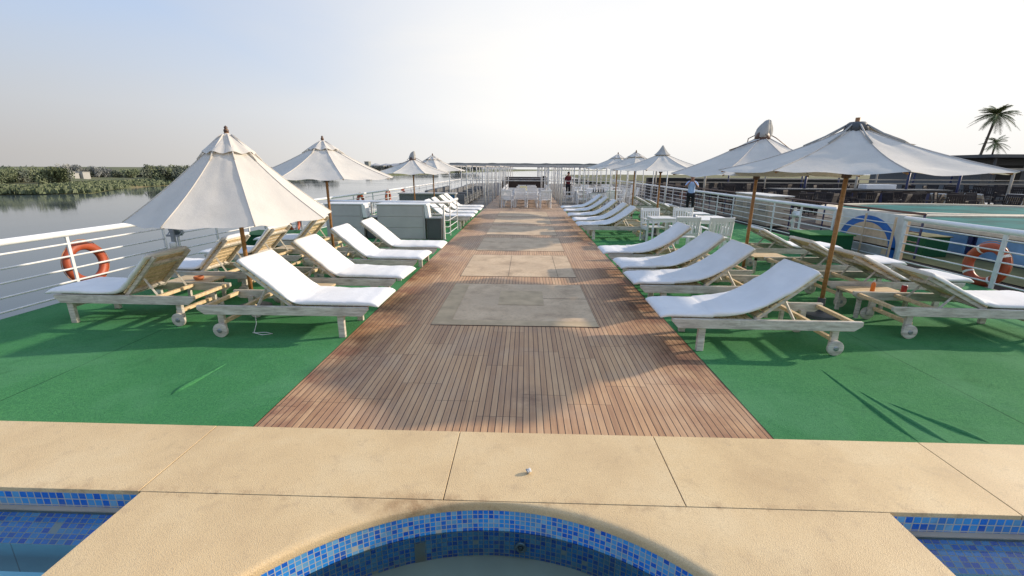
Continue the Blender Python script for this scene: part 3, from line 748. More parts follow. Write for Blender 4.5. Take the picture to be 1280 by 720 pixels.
# ------------------------------------------------------------ parasols
def parasol(x, y, label, rr=1.35, zr=1.9, za=2.5, phi=30, cap='neat', seed=0, lean=(0, 0), group='white canvas parasols along the deck', skirt=.0):
    root = empty('parasol', (x, y, .004), 0, label, 'parasol', group); r = random.Random(seed)
    lx, ly = lean
    def P(px, py, pz): return (px+lx*pz, py+ly*pz, pz)
    m = MB(); m.tube([P(0,0,.05), P(0,0,1.2), P(0,0,za+.03)], .026, 12); m.build('pole', MT['pole'], root, smooth=True)
    m = MB(); m.lathe([(.02, 0), (.23, 0), (.23, .045), (.20, .06), (.05, .07), (.045, .25), (.03, .25)], n=28); m.build('base', MT['dkgrey'], root, angle=40)
    m = MB(); m.lathe([(.03, -.06), (.052, -.05), (.052, .05), (.03, .06)], c=P(0,0,zr-.03), n=12); m.build('hub', MT['dkwood'], root, angle=40)
    def rib(k, t, drop=0):               # point on rib k, t from 0 centre to 1 rim
        a = R(phi)+2*PI*k/8; q = .12+t*(rr-.12)
        z = za-.12 - (za-.12-zr)*t - .05*math.sin(PI*t)*(1 if k % 2 else .7)
        return Vector(P(q*math.cos(a), q*math.sin(a), z-drop))
    m = MB(); nu, nv = 12, 12
    for k in range(8):
        so = r.random()*90
        def fn(u, v, k=k, so=so):
            a = rib(k, v); b = rib(k+1, v); p = a.lerp(b, u)
            e = math.sin(PI*u)
            p.z -= .03*e*v*rr/1.35 + .012*noise.noise(Vector((u*3+so, v*6, 1)))*e*2 + .006*math.sin(v*30+so+u*4)*e*v*.4
            cen = Vector(P(0, 0, p.z)); p += (cen-p)*(.03*e*v)
            if v == 1: p.z += .012*math.sin(u*9+so)*e
            return p
        m.grid(fn, nu, nv)
    o = m.build('canopy', MT['canvas'], root, smooth=True)
    sv = MB()                             # hem and seams
    for k in range(8):
        sv.tube([rib(k, t/8)+Vector((0, 0, .004)) for t in range(9)], .006, 5)
    sv.build('seams', MT['canvas'], root, smooth=True)
    for k in range(8):
        a, b = rib(k, 0, .04), rib(k, .97, .03)
        m = MB(); m.tube([a, rib(k, .5, .035), b], .010, 6); rb = m.build('rib', MT['pole'], root, smooth=True)
        m = MB(); m.tube([P(0,0,zr-.05), rib(k, .45, .03)], .009, 6); m.build('strut', MT['pole'], rb, smooth=True)
    m = MB()
    rc = .27
    if cap in ('neat', 'loose'):
        def fn(u, v):
            a = R(phi)+2*PI*u; w_ = .5-.5*math.cos(8*(a-R(phi)))
            q = .02+v*rc*(1-.07*w_)*(1+(.12*noise.noise(Vector((math.cos(a)*2+seed, math.sin(a)*2, v)))if cap == 'loose' else 0))
            z = za-.01 - v*(.135+(za-.12-zr)/(rr-.12)*(rc-.12)-.045+.03*w_) + (.05*noise.noise(Vector((math.cos(a)*2.4+seed, math.sin(a)*2.4, v*2))) if cap == 'loose' else 0)
            return P(q*math.cos(a), q*math.sin(a), z)
        m.grid(fn, 48, 8)
        c_ = m.build('vent_cap', MT['canvas'], root, smooth=True)
        for k in range(8):                # cap tapes hanging to the main canopy
            a = R(phi)+2*PI*k/8; t = MB()
            p0 = Vector(P(rc*math.cos(a), rc*math.sin(a), za-.10-(za-.12-zr)/(rr-.12)*(rc-.12))); p1 = rib(k, .22)+Vector((0,0,.012))
            t.tube([Vector(P(.06*math.cos(a), .06*math.sin(a), za-.03)), p0, p1], .009, 5); t.build('cap_tape', MT['canvas'], c_, smooth=True)
    elif cap == 'bundle':
        def fn(u, v):
            a = 2*PI*u; ph = PI*v
            q = (.15-.10*v+.05*math.cos(3*a+seed)*(1-v)+.025*noise.noise(Vector((math.cos(a)*2.5+seed, math.sin(a)*2.5, v*4))))*math.sin(ph)**.5
            return P(q*math.cos(a)+.07*v*v, q*math.sin(a), za-.12+.29*(.5-.5*math.cos(ph))+.03*noise.noise(Vector((math.cos(a)*2, math.sin(a)*2, v*3+seed))))
        m.grid(fn, 28, 14); c_ = m.build('bundled_vent_cap', MT['canvasold'], root, smooth=True)
        for k in range(3):
            a = R(phi)+2.3*k; t = MB(); t.tube([P(.05*math.cos(a), .05*math.sin(a), za-.02), P(.22*math.cos(a), .22*math.sin(a), za-.10), rib(k*2, .3)+Vector((0,0,.02))], .008, 5); t.build('cap_rib', MT['dkwood'], c_, smooth=True)
        t = MB(); t.lathe([(.13, -.14), (.09, -.03), (.03, .02)], c=P(0,0,za-.0), n=16); t.build('top_hub', MT['dkwood'], root, smooth=True)
    elif cap == 'tent':
        def fn(u, v):
            a = R(phi)+2*PI*u; w_ = .5-.5*math.cos(8*(a-R(phi)))
            q = .015+v*.22*(1-.1*w_); z = za+.13-v*.26-.03*math.sin(v*PI)
            return P(q*math.cos(a), q*math.sin(a), z)
        m.grid(fn, 48, 8); m.build('vent_cap', MT['canvasold'], root, smooth=True)
    elif cap == 'flat':
        t = MB(); t.lathe([(.13, -.13), (.115, -.05), (.08, -.02), (.02, -.015)], c=P(0,0,za), n=18); t.build('top_hub', MT['dkgrey'], root, smooth=True)
        for k in range(8):
            a = R(phi)+2*PI*k/8; t = MB(); sw = r.uniform(-.1, .1)
            t.tube([P(.1*math.cos(a), .1*math.sin(a), za-.05), rib(k, .14)+Vector((0,0,.025)), rib(k, .3)+Vector((0,0,.012))], .010, 5); t.build('cap_tape', MT['canvasold'], root, smooth=True)
        t = MB()
        def fn(u, v):
            g = R(-20)+R(75)*u; q = .12+.5*v
            return P(q*math.cos(g), q*math.sin(g), za-.08-.205*v+.03*noise.noise(Vector((u*6, v*4, 3))))
        t.grid(fn, 14, 8); t.build('loose_vent_flap', MT['canvasold'], root, smooth=True)
    if cap in ('neat', 'loose'):
        t = MB(); t.lathe([(.012, 0), (.026, .0), (.03, .03), (.018, .05), (.022, .065), (.004, .085)], c=P(0,0,za-.01), n=14); t.build('finial', MT['dkwood'], root, smooth=True)
    return root
parasol(-3.72, 5.62, 'near left parasol, its low steep canopy hiding the left railing', 1.16, 1.27, 2.31, 40, 'neat', 1)
parasol(-4.02, 8.95, 'second left parasol with wide clean canopy beside the grey lockers', 1.38, 1.70, 2.42, 36, 'neat', 2)
parasol(-4.0, 15.9, 'left parasol with dark bundle on its top, third along the left side', 1.36, 1.72, 2.28, 30, 'bundle', 3)
parasol(-3.85, 18.6, 'farthest left parasol, partly hidden behind the one with the dark bundle', 1.36, 1.80, 2.40, 20, 'loose', 4)
parasol(3.98, 5.74, 'near right parasol with broad flat canopy and torn vent flap', 1.47, 1.89, 2.48, 29, 'flat', 5)
parasol(3.84, 7.65, 'second right parasol with grey cloth bundled on its top', 1.42, 1.83, 2.50, 0, 'bundle', 6)
parasol(3.85, 13.1, 'third right parasol with pointed grey top, beyond the white chairs', 1.48, 1.88, 2.42, 14, 'tent', 7)
parasol(3.85, 16.2, 'fourth right parasol with loose vent cap, behind the pointed one', 1.42, 1.92, 2.47, 30, 'loose', 8)
parasol(3.9, 19.6, 'farthest right parasol beside the thin canopy posts', 1.42, 1.93, 2.52, 10, 'neat', 9)

# ------------------------------------------------------------ railings
def railing(name, path, label, h=.96, post=1.5, rungs=5, rr=.038, mat='white', toprail=True, postmat='rung', end=True, pw=.02, thick=.0115, z0=.0):
    root = empty(name, (path[0][0], path[0][1], z0), 0, label, 'railing'); o = Vector((path[0][0], path[0][1], 0))
    P = [Vector((a, b, 0))-o for a, b in path]
    def dens(z): 
        out = []
        for a, b in zip(P[:-1], P[1:]):
            k = max(1, int((b-a).length/1.0))
            for i in range(k): out.append(a.lerp(b, i/k)+Vector((0,0,z)))
        out.append(P[-1]+Vector((0,0,z))); return out
    if toprail: MB().tube(dens(h), rr, 12).build('top_rail', MT[mat], root, smooth=True)
    for i in range(rungs):
        MB().tube(dens(h*(i+.55)/(rungs+.35)), thick, 6).build('rung', MT['rung'] if mat == 'white' else MT[mat], root, smooth=True)
    d = 0; L = sum((b-a).length for a, b in zip(P[:-1], P[1:])); n = max(1, round(L/post))
    for i in range(n+1):
        t = L*i/n; t = min(max(t, .02), L-.02)
        for a, b in zip(P[:-1], P[1:]):
            l = (b-a).length
            if t <= l+1e-6: p = a.lerp(b, t/l); dr = (b-a).normalized(); break
            t -= l
        m = MB(); g = math.atan2(dr.y, dr.x); Mx = Matrix.Translation(p) @ Matrix.Rotation(g, 4, 'Z')
        m.box(-pw, pw, -.012, .012, 0, h, Mx); m.build('post', MT[postmat], root)
    return root
railing('deck_railing', [(-6.62, 1.0), (-6.60, 5), (-6.55, 7.72)], 'thick white handrail railing at the near left edge of the deck, carrying the life ring', post=1.6, rr=.044, thick=.0145)
railing('deck_railing', [(-6.54, 7.98), (-6.4, 10.6), (-6.35, 12)], 'white railing section behind the near left parasol and green turf box', post=1.05, toprail=False, rungs=6, thick=.014)
railing('deck_railing', [(-6.33, 12.2), (-6.0, 18), (-5.85, 22), (-5.8, 40)], 'long white railing receding along the left edge past the grey lockers', post=1.7, rr=.035)
railing('deck_railing', [(7.86, 1.5), (7.84, 5), (7.8, 9.28)], 'thick white handrail railing at the near right edge, carrying the orange life ring', post=1.85, rr=.05, thick=.014, pw=.035)
railing('deck_railing', [(7.78, 11.35), (7.74, 15), (7.7, 20), (7.6, 40)], 'long white railing receding along the right edge of the deck', post=1.35, rr=.048, thick=.014, pw=.03)
railing('deck_railing', [(7.80, 9.5), (7.79, 11.2)], 'short railing section in front of the blue arch panel', toprail=False, post=.85, rungs=5, postmat='beige')

# life rings
def buoy(loc, rot, label, rad=.27, tr=.062, tape=False, grp=None):
    r = empty('life_ring', loc, 0, label, 'life ring', grp); r.rotation_euler = rot
    m = MB(); m.grid(lambda u, v: ((rad+tr*math.cos(2*PI*v)*1.05)*math.cos(2*PI*u), (rad+tr*math.cos(2*PI*v)*1.05)*math.sin(2*PI*u), tr*.85*math.sin(2*PI*v)), 48, 14)
    m.build('ring', MT['orange'], r, smooth=True)
    m = MB()
    for k in range(4):
        a0 = PI/4+k*PI/2
        pts = [Vector(((rad+tr+.012+.02*math.sin(PI*t/8))*math.cos(a0+t/8*PI/2), (rad+tr+.012+.02*math.sin(PI*t/8))*math.sin(a0+t/8*PI/2), 0)) for t in range(9)]
        m.tube(pts, .006, 5)
    m.build('grab_rope', MT['rope'], r, smooth=True)
    if tape:
        for k in range(4):
            m = MB(); a = PI/4+k*PI/2+.1
            m.grid(lambda u, v: ((rad+(tr+.003)*math.cos(2*PI*v)*1.05)*math.cos(a+.13*u), (rad+(tr+.003)*math.cos(2*PI*v)*1.05)*math.sin(a+.13*u), (tr+.003)*.85*math.sin(2*PI*v)), 3, 14)
            m.build('reflective_band', MT['tape'], r, smooth=True)
    return r
vert = (PI/2, 0, PI/2)
buoy((-6.72, 6.36, .46), (R(84), 0, PI/2), 'orange life ring hung outside the near left railing')
buoy((7.93, 7.62, .35), (R(96), 0, PI/2), 'orange life ring with pale bands hung outside the right railing', rad=.30, tr=.075, tape=True)
buoy((-6.42, 11.3, .50), vert, 'faded orange life ring on the left railing behind the green turf box, nearer of two', grp='small life rings far along the left railing')
buoy((-6.40, 11.95, .46), vert, 'faded orange life ring on the left railing behind the green turf box, farther of two', grp='small life rings far along the left railing')
buoy((-6.2, 16.5, .64), vert, 'small orange life ring seen above the left grey locker', grp='small life rings far along the left railing')
buoy((-6.05, 19.4, .64), vert, 'small red and white life ring above the right grey locker, nearer of two', tape=True, grp='small life rings far along the left railing')
buoy((-6.0, 21.6, .62), vert, 'small red and white life ring above the right grey locker, farther of two', tape=True, grp='small life rings far along the left railing')

# floodlights
def flood(loc, rzz, label, hh=.9, mat='steel', away=1):
    r = empty('floodlight', loc, rzz, label, 'floodlight')
    MB().box(-.035, .035, -.02, .02, 0, hh).build('post', MT[mat], r, bevel=.003)
    Mx = Matrix.Translation((0, .10*away, hh*.80)) @ Matrix.Rotation(R(35*away), 4, 'X')
    m = MB(); m.box(-.10, .10, -.05, .05, -.085, .085, Mx); h = m.build('housing', MT[mat], r, bevel=.015)
    m = MB(); m.box(-.085, .085, .05*away-.006, .05*away+.006, -.07, .07, Mx); m.build('glass', MT['lamp'], h)
    m = MB(); m.tube([(-.11, 0, hh*.72), (-.12, .1*away, hh*.8)], .008, 6); m.tube([(.11, 0, hh*.72), (.12, .1*away, hh*.8)], .008, 6); m.box(-.12, .12, -.012, .012, hh*.70, hh*.74); m.build('bracket', MT[mat], r)
    m = MB(); m.lathe([(.02, 0), (.05, .01), (.055, .12), (.03, .14)], c=(.02, -.06*away, hh*.45), n=14); m.build('junction_box', MT['whiteold'], r, smooth=True)
flood((-6.52, 7.86, 0), 0, 'grey floodlight on a post in the gap of the near left railing', .92)
flood((-6.42, 10.7, 0), 0, 'grey floodlight on the left railing above the green turf box', .92)
flood((7.76, 13.0, 0), 0, 'white floodlight box on the right railing behind the sunlit topped green turf box', .86, 'whiteold', -1)

# green turf boxes
def turfbox(loc, sx, sy_, h, rz_, label, top):
    r = empty('turf_box', loc, rz_, label, 'storage box')
    m = MB(); m.grid(lambda u, v: (0,0,0), 1, 1) if False else None
    MB().box(-sx/2, sx/2, -sy_/2, sy_/2, 0, h-.03).build('body', MT['greenbox'], r, bevel=.012)
    m = MB(); m.grid(lambda u, v: ((u-.5)*(sx+.05), (v-.5)*(sy_+.05), h-.028+.02*math.sin(PI*u)*math.sin(PI*v)+.008*noise.noise(Vector((u*6, v*6, sx)))), 12, 12)
    m.box(-sx/2-.025, sx/2+.025, -sy_/2-.025, sy_/2+.025, h-.05, h-.03); m.build('lid', MT[top], r)
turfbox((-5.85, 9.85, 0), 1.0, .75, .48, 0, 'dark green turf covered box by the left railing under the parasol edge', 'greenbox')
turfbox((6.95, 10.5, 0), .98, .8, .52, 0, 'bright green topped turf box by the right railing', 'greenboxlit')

# side tables with bowls
def side_table(x, y, label, rot=0, h=.33, L=.62, Wd=.42):
    r = empty('side_table', (x, y, .004), rot, label, 'side table', 'low wooden side tables between loungers')
    m = MB()
    for i in range(5): m.box(-L/2, L/2, -Wd/2+i*Wd/5, -Wd/2+(i+.9)*Wd/5, h-.025, h)
    m.build('table_top', MT['slat'], r, bevel=.002)
    for a in (-1, 1):
        for b_ in (-1, 1): MB().box(a*(L/2-.05)-.02, a*(L/2-.05)+.02, b_*(Wd/2-.04)-.02, b_*(Wd/2-.04)+.02, 0, h-.025).build('leg', MT['wood'], r)
    m = MB(); m.box(-L/2+.03, L/2-.03, -Wd/2+.02, -Wd/2+.045, h-.08, h-.025); m.box(-L/2+.03, L/2-.03, Wd/2-.045, Wd/2-.02, h-.08, h-.025); m.build('apron', MT['wood'], r)
    return r
def bowl(x, y, z, label):
    r = empty('clay_bowl', (x, y, z+.004), 0, label, 'bowl', 'terracotta ashtray bowls')
    MB().lathe([(.03, 0), (.045, .003), (.066, .03), (.062, .055), (.054, .055), (.056, .034), (.036, .014), (.01, .012)], n=24).build('bowl', MT['clay'], r, smooth=True)
    MB().lathe([(.002, .03), (.052, .032)], n=20).build('ash', MT['ash'], r)
for (x, y, l, bx_, by_) in ((-2.95, 5.63, 'low wooden table between the first and second left loungers', -3.0, 5.7), (-4.75, 5.98, 'low wooden table between the first two loungers at the left railing', -4.66, 5.93),
                  (2.95, 5.46, 'low wooden table between the first and second right loungers', 2.98, 5.55), (2.85, 7.75, 'low wooden table between the third and fourth right loungers', 2.85, 7.78),
                  (-4.6, 7.25, 'low wooden table between the second and third loungers at the left railing', None, 0), (-4.7, 8.65, 'low wooden table between the third and fourth loungers at the left railing', None, 0), (4.6, 8.4, 'low wooden table between the third and fourth loungers at the right railing', None, 0)):
    side_table(x, y, l)
    if bx_ is not None: bowl(bx_, by_, .33, 'terracotta bowl on the '+l.replace('low wooden table ', 'low table '))
side_table(4.72, 5.86, 'low worn white table with an orange bottle beside the right railing loungers', L=.7, Wd=.45)
r = empty('bottle', (4.66, 5.80, .338), 0, 'small orange plastic bottle on the low table at the right', 'bottle')
MB().lathe([(.02, 0), (.026, .003), (.026, .10), (.014, .125), (.012, .13)], n=18).build('body', MT['bottle'], r, smooth=True)
MB().lathe([(.012, .128), (.013, .13), (.009, .158), (.003, .16)], n=14).build('cap', MT['whiteold'], r, smooth=True)
r = empty('drink_can', (5.0, 5.72, .338), 0, 'red drink can on the low table at the right', 'can')
MB().lathe([(.024, 0), (.032, .006), (.032, .10), (.026, .112)], n=18).build('body', MT['canred'], r, smooth=True)
MB().lathe([(.003, .110), (.026, .1125)], n=16).build('lid', MT['steel'], r)
# string under the first left lounger
m = MB(); m.tube([(-3.16, 4.78, .30), (-3.15, 4.76, .12), (-3.17, 4.72, .02), (-3.05, 4.68, .012), (-2.95, 4.72, .011), (-3.05, 4.76, .012), (-3.2, 4.74, .012)], .004, 5)
tag(m.build('tie_string', MT['paper'], smooth=True), 'thin white tie string dangling onto the carpet under the nearest left lounger', 'string')
# ------------------------------------------------------------ arch panel on the right railing
r = empty('arch_panel', (7.90, 9.42, .02), 0, 'white panel with a blue painted arch and beige centre behind the right railing', 'panel')
LP_ = 1.95; HP = .98
m = MB(); m.box(0, .02, 0, LP_, 0, HP); m.build('board', MT['whiteold'], r, bevel=.003)
def arch(ro, ri, x, mat, nm, yc=.95):
    m = MB(); n = 24
    for i in range(n):
        a, b = PI*i/n, PI*(i+1)/n
        q = []
        for rr_, g in ((ro, a), (ro, b), (ri, b), (ri, a)): q.append((x, yc+rr_*math.cos(g)*1.0, .24+rr_*math.sin(g)*.74))
        m.quad(*q)
    if ri > 0:
        m.quad((x, yc+ri, .03), (x, yc+ro, .03), (x, yc+ro, .28), (x, yc+ri, .28)); m.quad((x, yc-ro, .03), (x, yc-ri, .03), (x, yc-ri, .28), (x, yc-ro, .28))
    else: m.quad((x, yc-ro, .28), (x, yc-ro, .10), (x, yc+ro, .10), (x, yc+ro, .28))
    return m.build(nm, mat, r)
arch(.88, .68, -.004, MT['blue'], 'arch'); arch(.68, 0, -.0035, MT['beige'], 'inner_panel')
MB().box(-.008, -.004, .42, 1.45, .03, .22).build('lower_board', MT['lt'], r)
MB().box(-.03, .03, -.12, -.06, 0, HP+.02).build('end_post', MT['beige'], r)

# ------------------------------------------------------------ lockers and stair railing on the left
def locker(x, y, w_, h, d, label):
    r = empty('deck_locker', (x, y, 0), 0, label, 'locker', 'grey deck lockers')
    MB().box(0, w_, .0, d, 0, h).build('body', MT['grey'], r, bevel=.004)
    for k in range(3):
        z0 = .02+k*(h-.03)/3; MB().prism([(-.0, z0+.015), (0, z0+(h-.03)/3-.012), (0, z0+(h-.03)/3)], .01, .02) if False else None
        m = MB(); m.box(.015, w_-.05, -.014, -.001, z0+.008, z0+(h-.03)/3-.012); m.build('panel', MT['grey'], r, bevel=.003)
    m = MB(); m.prism([(w_-.001, h-.0), (w_+.09, h), (w_+.13, h-.34), (w_+.02, h-.34)], -.03, d*.5); m.build('side_bracket', MT['white'], r, bevel=.004)
    m = MB(); m.box(-.02, w_+.06, -.03, d+.02, h+.001, h+.03); m.build('top', MT['white'], r, bevel=.004)
    return r
locker(-4.03, 11.85, 1.30, .93, .5, 'grey horizontally panelled deck locker with white side bracket, right one of the two')
locker(-5.45, 11.85, 1.02, .93, .5, 'grey horizontally panelled deck locker partly behind the second left parasol pole')
def bin_box(x0, x1, y, h, label):
    r = empty('dark_cabinet', (x0, y, 0), 0, label, 'cabinet'); w_ = x1-x0
    MB().box(0, w_, 0, .42, .02, h-.02).build('body', MT['dkgrey'], r, bevel=.004)
    MB().box(-.01, w_+.01, -.02, .44, h-.02, h+.008).build('top', MT['steel'], r, bevel=.003)
    MB().box(.03, w_-.03, -.008, .0, .06, h-.05).build('door', MT['dkgrey'], r)
bin_box(-4.36, -4.05, 11.9, .60, 'dark grey cabinet standing between the two grey lockers')
bin_box(-2.66, -2.27, 11.75, .60, 'dark grey cabinet at the right end of the grey lockers')
railing('stair_railing', [(-5.6, 12.45), (-2.19, 12.4), (-2.16, 13.9)], 'white stair railing that turns the corner beside the walkway behind the grey lockers', h=.97, post=1.4, rungs=5, rr=.04, postmat='whiteold')
MB().box(-2.245, -2.20, 11.75, 12.40, 0, .94).build
r = empty('railing_end_post', (-2.22, 11.9, 0), 0, 'pale flat end post of the stair railing beside the dark cabinet', 'post')
MB().box(-.02, .02, -.05, .05, 0, .93).build('post', MT['whiteold'], r); MB().box(-.05, .05, -.08, .08, 0, .015).build('foot_plate', MT['steel'], r)

# ------------------------------------------------------------ white armchairs and tables
def armchair_proto(mat='white', slatted=True):
    root = empty('garden_chair'); W_ = MT[mat]
    for sx in (-1, 1):
        MB().box(sx*.25-.022, sx*.25+.022, -.24, -.20, 0, .60).build('leg', W_, root)
        m = MB(); m.prism([(.20, 0), (.24, 0), (.24, .42), (.30, .86), (.26, .86), (.20, .42)], sx*.25-.022, sx*.25+.022, Matrix.Rotation(PI/2, 4, 'Z')) if False else m.tube([(sx*.25, .22, 0), (sx*.25, .22, .42), (sx*.25, .29, .88)], .024, 4)
        m.build('back_post', W_, root)
        m = MB(); m.box(sx*.25-.032, sx*.25+.032, -.27, .25, .60, .625); m.build('armrest', W_, root)
        m = MB(); m.box(sx*.25-.014, sx*.25+.014, -.20, .21, .33, .39); m.build('side_rail', W_, root)
    m = MB()
    for i in range(6): m.box(-.24, .24, -.235+i*.075, -.175+i*.075, .395, .415)
    m.build('seat', W_, root)
    bm = Matrix.Translation((0, .225, .42)) @ Matrix.Rotation(R(-9), 4, 'X')
    MB().box(-.26, .26, -.012, .02, .37, .46, bm).build('back_rail', W_, root); MB().box(-.24, .24, -.012, .02, .04, .09, bm).build('back_rail', W_, root)
    m = MB()
    for i in range(7): m.box(-.215+i*.065, -.175+i*.065, -.005, .012, .09, .37, bm)
    m.build('back_slats', W_, root)
    return root
chairW = armchair_proto('white'); usedW = []
def chair(x, y, rz_, label, grp, scale=1):
    o = chairW if not usedW else copy_tree(chairW); usedW.append(1)
    o.location = (x, y, .004); o.rotation_euler = (0, 0, R(rz_)); o.scale = (scale,)*3; return tag(o, label, 'chair', grp)
def table_proto(): 
    root = empty('garden_table'); W_ = MT['white']
    m = MB()
    for i in range(9): m.box(-.42, .42, -.42+i*.0935, -.335+i*.0935, .70, .722)
    m.build('table_top', W_, root, bevel=.002)
    for a in (-1, 1):
        for b_ in (-1, 1): MB().box(a*.36-.028, a*.36+.028, b_*.36-.028, b_*.36+.028, 0, .70).build('leg', W_, root)
    m = MB(); m.box(-.36, .36, -.375, -.35, .62, .70); m.box(-.36, .36, .35, .375, .62, .70); m.box(-.375, -.35, -.375, .375, .621, .699); m.box(.35, .375, -.375, .375, .621, .699); m.build('apron', W_, root); return root
tabW = table_proto(); usedT = []
def table(x, y, label, grp, sx=1, sy_=1):
    o = tabW if not usedT else copy_tree(tabW); usedT.append(1); o.location = (x, y, .004); o.scale = (sx, sy_, 1); return tag(o, label, 'table', grp)
GC = 'white garden chairs on the green carpet'
table(4.45, 11.2, 'white slatted table between the right loungers and the railing', 'white garden tables', 1.25, 1)
table(3.45, 11.35, 'smaller white table left of the slatted white table set', 'white garden tables', .7, .7)
chair(4.35, 10.15, 180, 'white slat backed chair seen from behind, right one before the white table', GC)
chair(3.65, 10.2, 176, 'white chair seen from behind, left one at the near side of the white table', GC)
chair(3.45, 11.95, 8, 'white armchair facing the camera at the far left of the white table set', GC)
chair(4.35, 12.15, -4, 'white armchair facing the camera at the far side of the white table', GC)
cup = empty('cup', (4.2, 11.1, .727), 0, 'small grey cup standing on the white slatted table', 'cup')
MB().lathe([(.02, 0), (.035, .004), (.04, .09), (.034, .09), (.03, .01)], n=18).build('body', MT['steel'], cup, smooth=True); MB().tube([(.04, 0, .07), (.062, 0, .06), (.06, 0, .03), (.036, 0, .02)], .005, 6).build('handle', MT['steel'], cup, smooth=True)
# far tables on the right
GD = 'grey chairs and tables under the right half of the canopy frame'
for i, (x, y) in enumerate([(3.9, 23.4), (3.4, 25.6), (5.2, 26), (4.2, 28.5), (5.8, 30)]):
    table(x, y, ['long white table with things on it just beyond the far right loungers', 'white table behind the thin posts, left of the railing', 'white table close to the right railing under the canopy frame', 'farther white table under the right canopy frame', 'farthest white table by the right railing'][i], GD, 1.5, 1)
    for k, (dx, dy, a) in enumerate([(-.95, 0, 90), (.95, 0, -90), (-.35, .75, 0), (.35, -.75, 180)]):
        chair(x+dx, y+dy, a+rnd.uniform(-8, 8), 'pale chair at the tables under the right half of the canopy frame', GD)
tr = empty('serving_tray', (3.75, 23.2, .727), .1, 'dark serving tray with bottles on the long white far table', 'tray')
MB().box(-.35, .35, -.15, .15, 0, .02).build('tray', MT['black'], tr)
for k in range(5): MB().lathe([(.03, .02), (.03, .14), (.012, .18), (.012, .22)], c=(-.28+k*.13, 0, 0), n=10).build('bottle', MT['dkgrey'], tr, smooth=True)
# central dining rows
GCen = 'white chairs around the dining tables on the walkway'
for i, y in enumerate([23.2, 25.4, 27.6, 29.8]):
    t_ = table(.02, y, ['nearest dining table in the middle of the walkway under the canopy frame', 'second dining table in the middle of the walkway', 'third dining table in the middle of the walkway', 'farthest dining table in front of the brown bar'][i], 'dining tables on the walkway', 1.5, 1.3)
    for k, (dx, dy, a) in enumerate([(-.3, -.72, 180), (.3, -.72, 180), (-.98, -.2, 90), (.98, -.2, -90), (-.98, .45, 90), (.98, .45, -90)]):
        chair(.02+dx*(1 if i else .95), y+dy, a+rnd.uniform(-7, 7), 'white chair around the dining tables in the middle of the walkway', GCen)
chair(-.9, 22.2, 165, 'white chair with blue cloth side, nearest left at the dining tables', GCen); chair(.95, 22.15, 190, 'white chair standing alone nearest right at the dining tables', GCen)
m = MB(); m.grid(lambda u, v: (-.62+.02*math.sin(v*5), 22.6+.3*u, .40+.45*v), 4, 6); tag(m.build('blue_towel', MT['bluecloth']), 'blue towel hanging over a chair at the nearest dining table', 'towel')
m = MB(); m.box(-.35, .05, 25.0, 25.3, .73, .95); tag(m.build('napkin_box', MT['yellow'], bevel=.02), 'cream yellow box standing on the second dining table', 'box')
# bar across the end of the walkway
r = empty('bar_counter', (0, 33, 0), 0, 'dark brown bar counter with pale top across the far end of the walkway', 'bar')
MB().box(-1.75, 1.65, 0, .7, 0, 1.02).build('front', MT['darkbar'], r); MB().box(-1.85, 1.75, -.1, .8, 1.02, 1.08).build('counter_top', MT['midgrey'], r)
MB().box(1.15, 1.45, .1, .4, 1.08, 1.38).build('till', MT['black'], r); MB().box(-1.75, 1.65, 2.5, 2.6, 0, 1.25).build('back_wall', MT['darkbar'], r)
for k in range(2):
    x = (-1.35, -1.12)[k] if True else 0
    MB().box(-2.3+k*.05, -1.9+k*.05, -.5, .3, 0, .9).build('side_cabinet', MT['white'] if k else MT['grey'], r) if k == 0 else None

# ------------------------------------------------------------ canopy frame with thin posts
r = empty('canopy_frame', (0, 22, 0), 0, 'low flat canopy frame on many thin white posts over the far deck', 'canopy frame')
ZT = 2.03; rr_ = random.Random(21)
frows = [22.2+i*2.1 for i in range(12)]
cols_ = [-3.75, -2.95, -2.0, -1.35, 1.12, 1.82, 2.85, 4.1, 5.4, 6.8]
for i, y in enumerate(frows):
    for x in cols_:
        if i % 2 and x in (-3.75, 4.1): continue
        x_ = x+rr_.uniform(-.06, .06); m = MB(); m.tube([(x_, y-22, 0), (x_+rr_.uniform(-.03, .03), y-22, ZT)], .028, 6); m.build('post', MT['whiteold'], r, smooth=True)
m = MB()
for y in frows: m.box(-3.95, 7.0, y-22-.03, y-22+.03, ZT, ZT+.05)
for x in cols_: m.box(x-.025, x+.025, 0, 24, ZT-.045, ZT)
m.build('roof_beams', MT['grey'], r)
m = MB()
for k in range(32): y = .2+k*.74; m.box(-3.95+rr_.uniform(-.1, .1), 7+rr_.uniform(-.1, .1), y-.02, y+.02, ZT+.05, ZT+.07+rr_.uniform(0, .03))
m.build('roof_laths', MT['midgrey'], r)
for i in range(7):
    m = MB(); y_ = .4+i*3.4; m.tube([(-3.8+10.6*t/40, y_+.05*noise.noise(Vector((t*.4, i, 0))), ZT+.09+.03*noise.noise(Vector((t*.7, i, 3)))) for t in range(41)], [.028+.02*noise.noise(Vector((t*.9, i, 9))) for t in range(41)], 7); m.build('rolled_cover', MT['midgrey'], r, smooth=True)
m = MB()
for y in (frows[2], frows[5], frows[8]): m.tube([(-3.75, y-22, 1.2), (6.8, y-22, 1.2)], .018, 5)
m.build('cross_rail', MT['whiteold'], r)
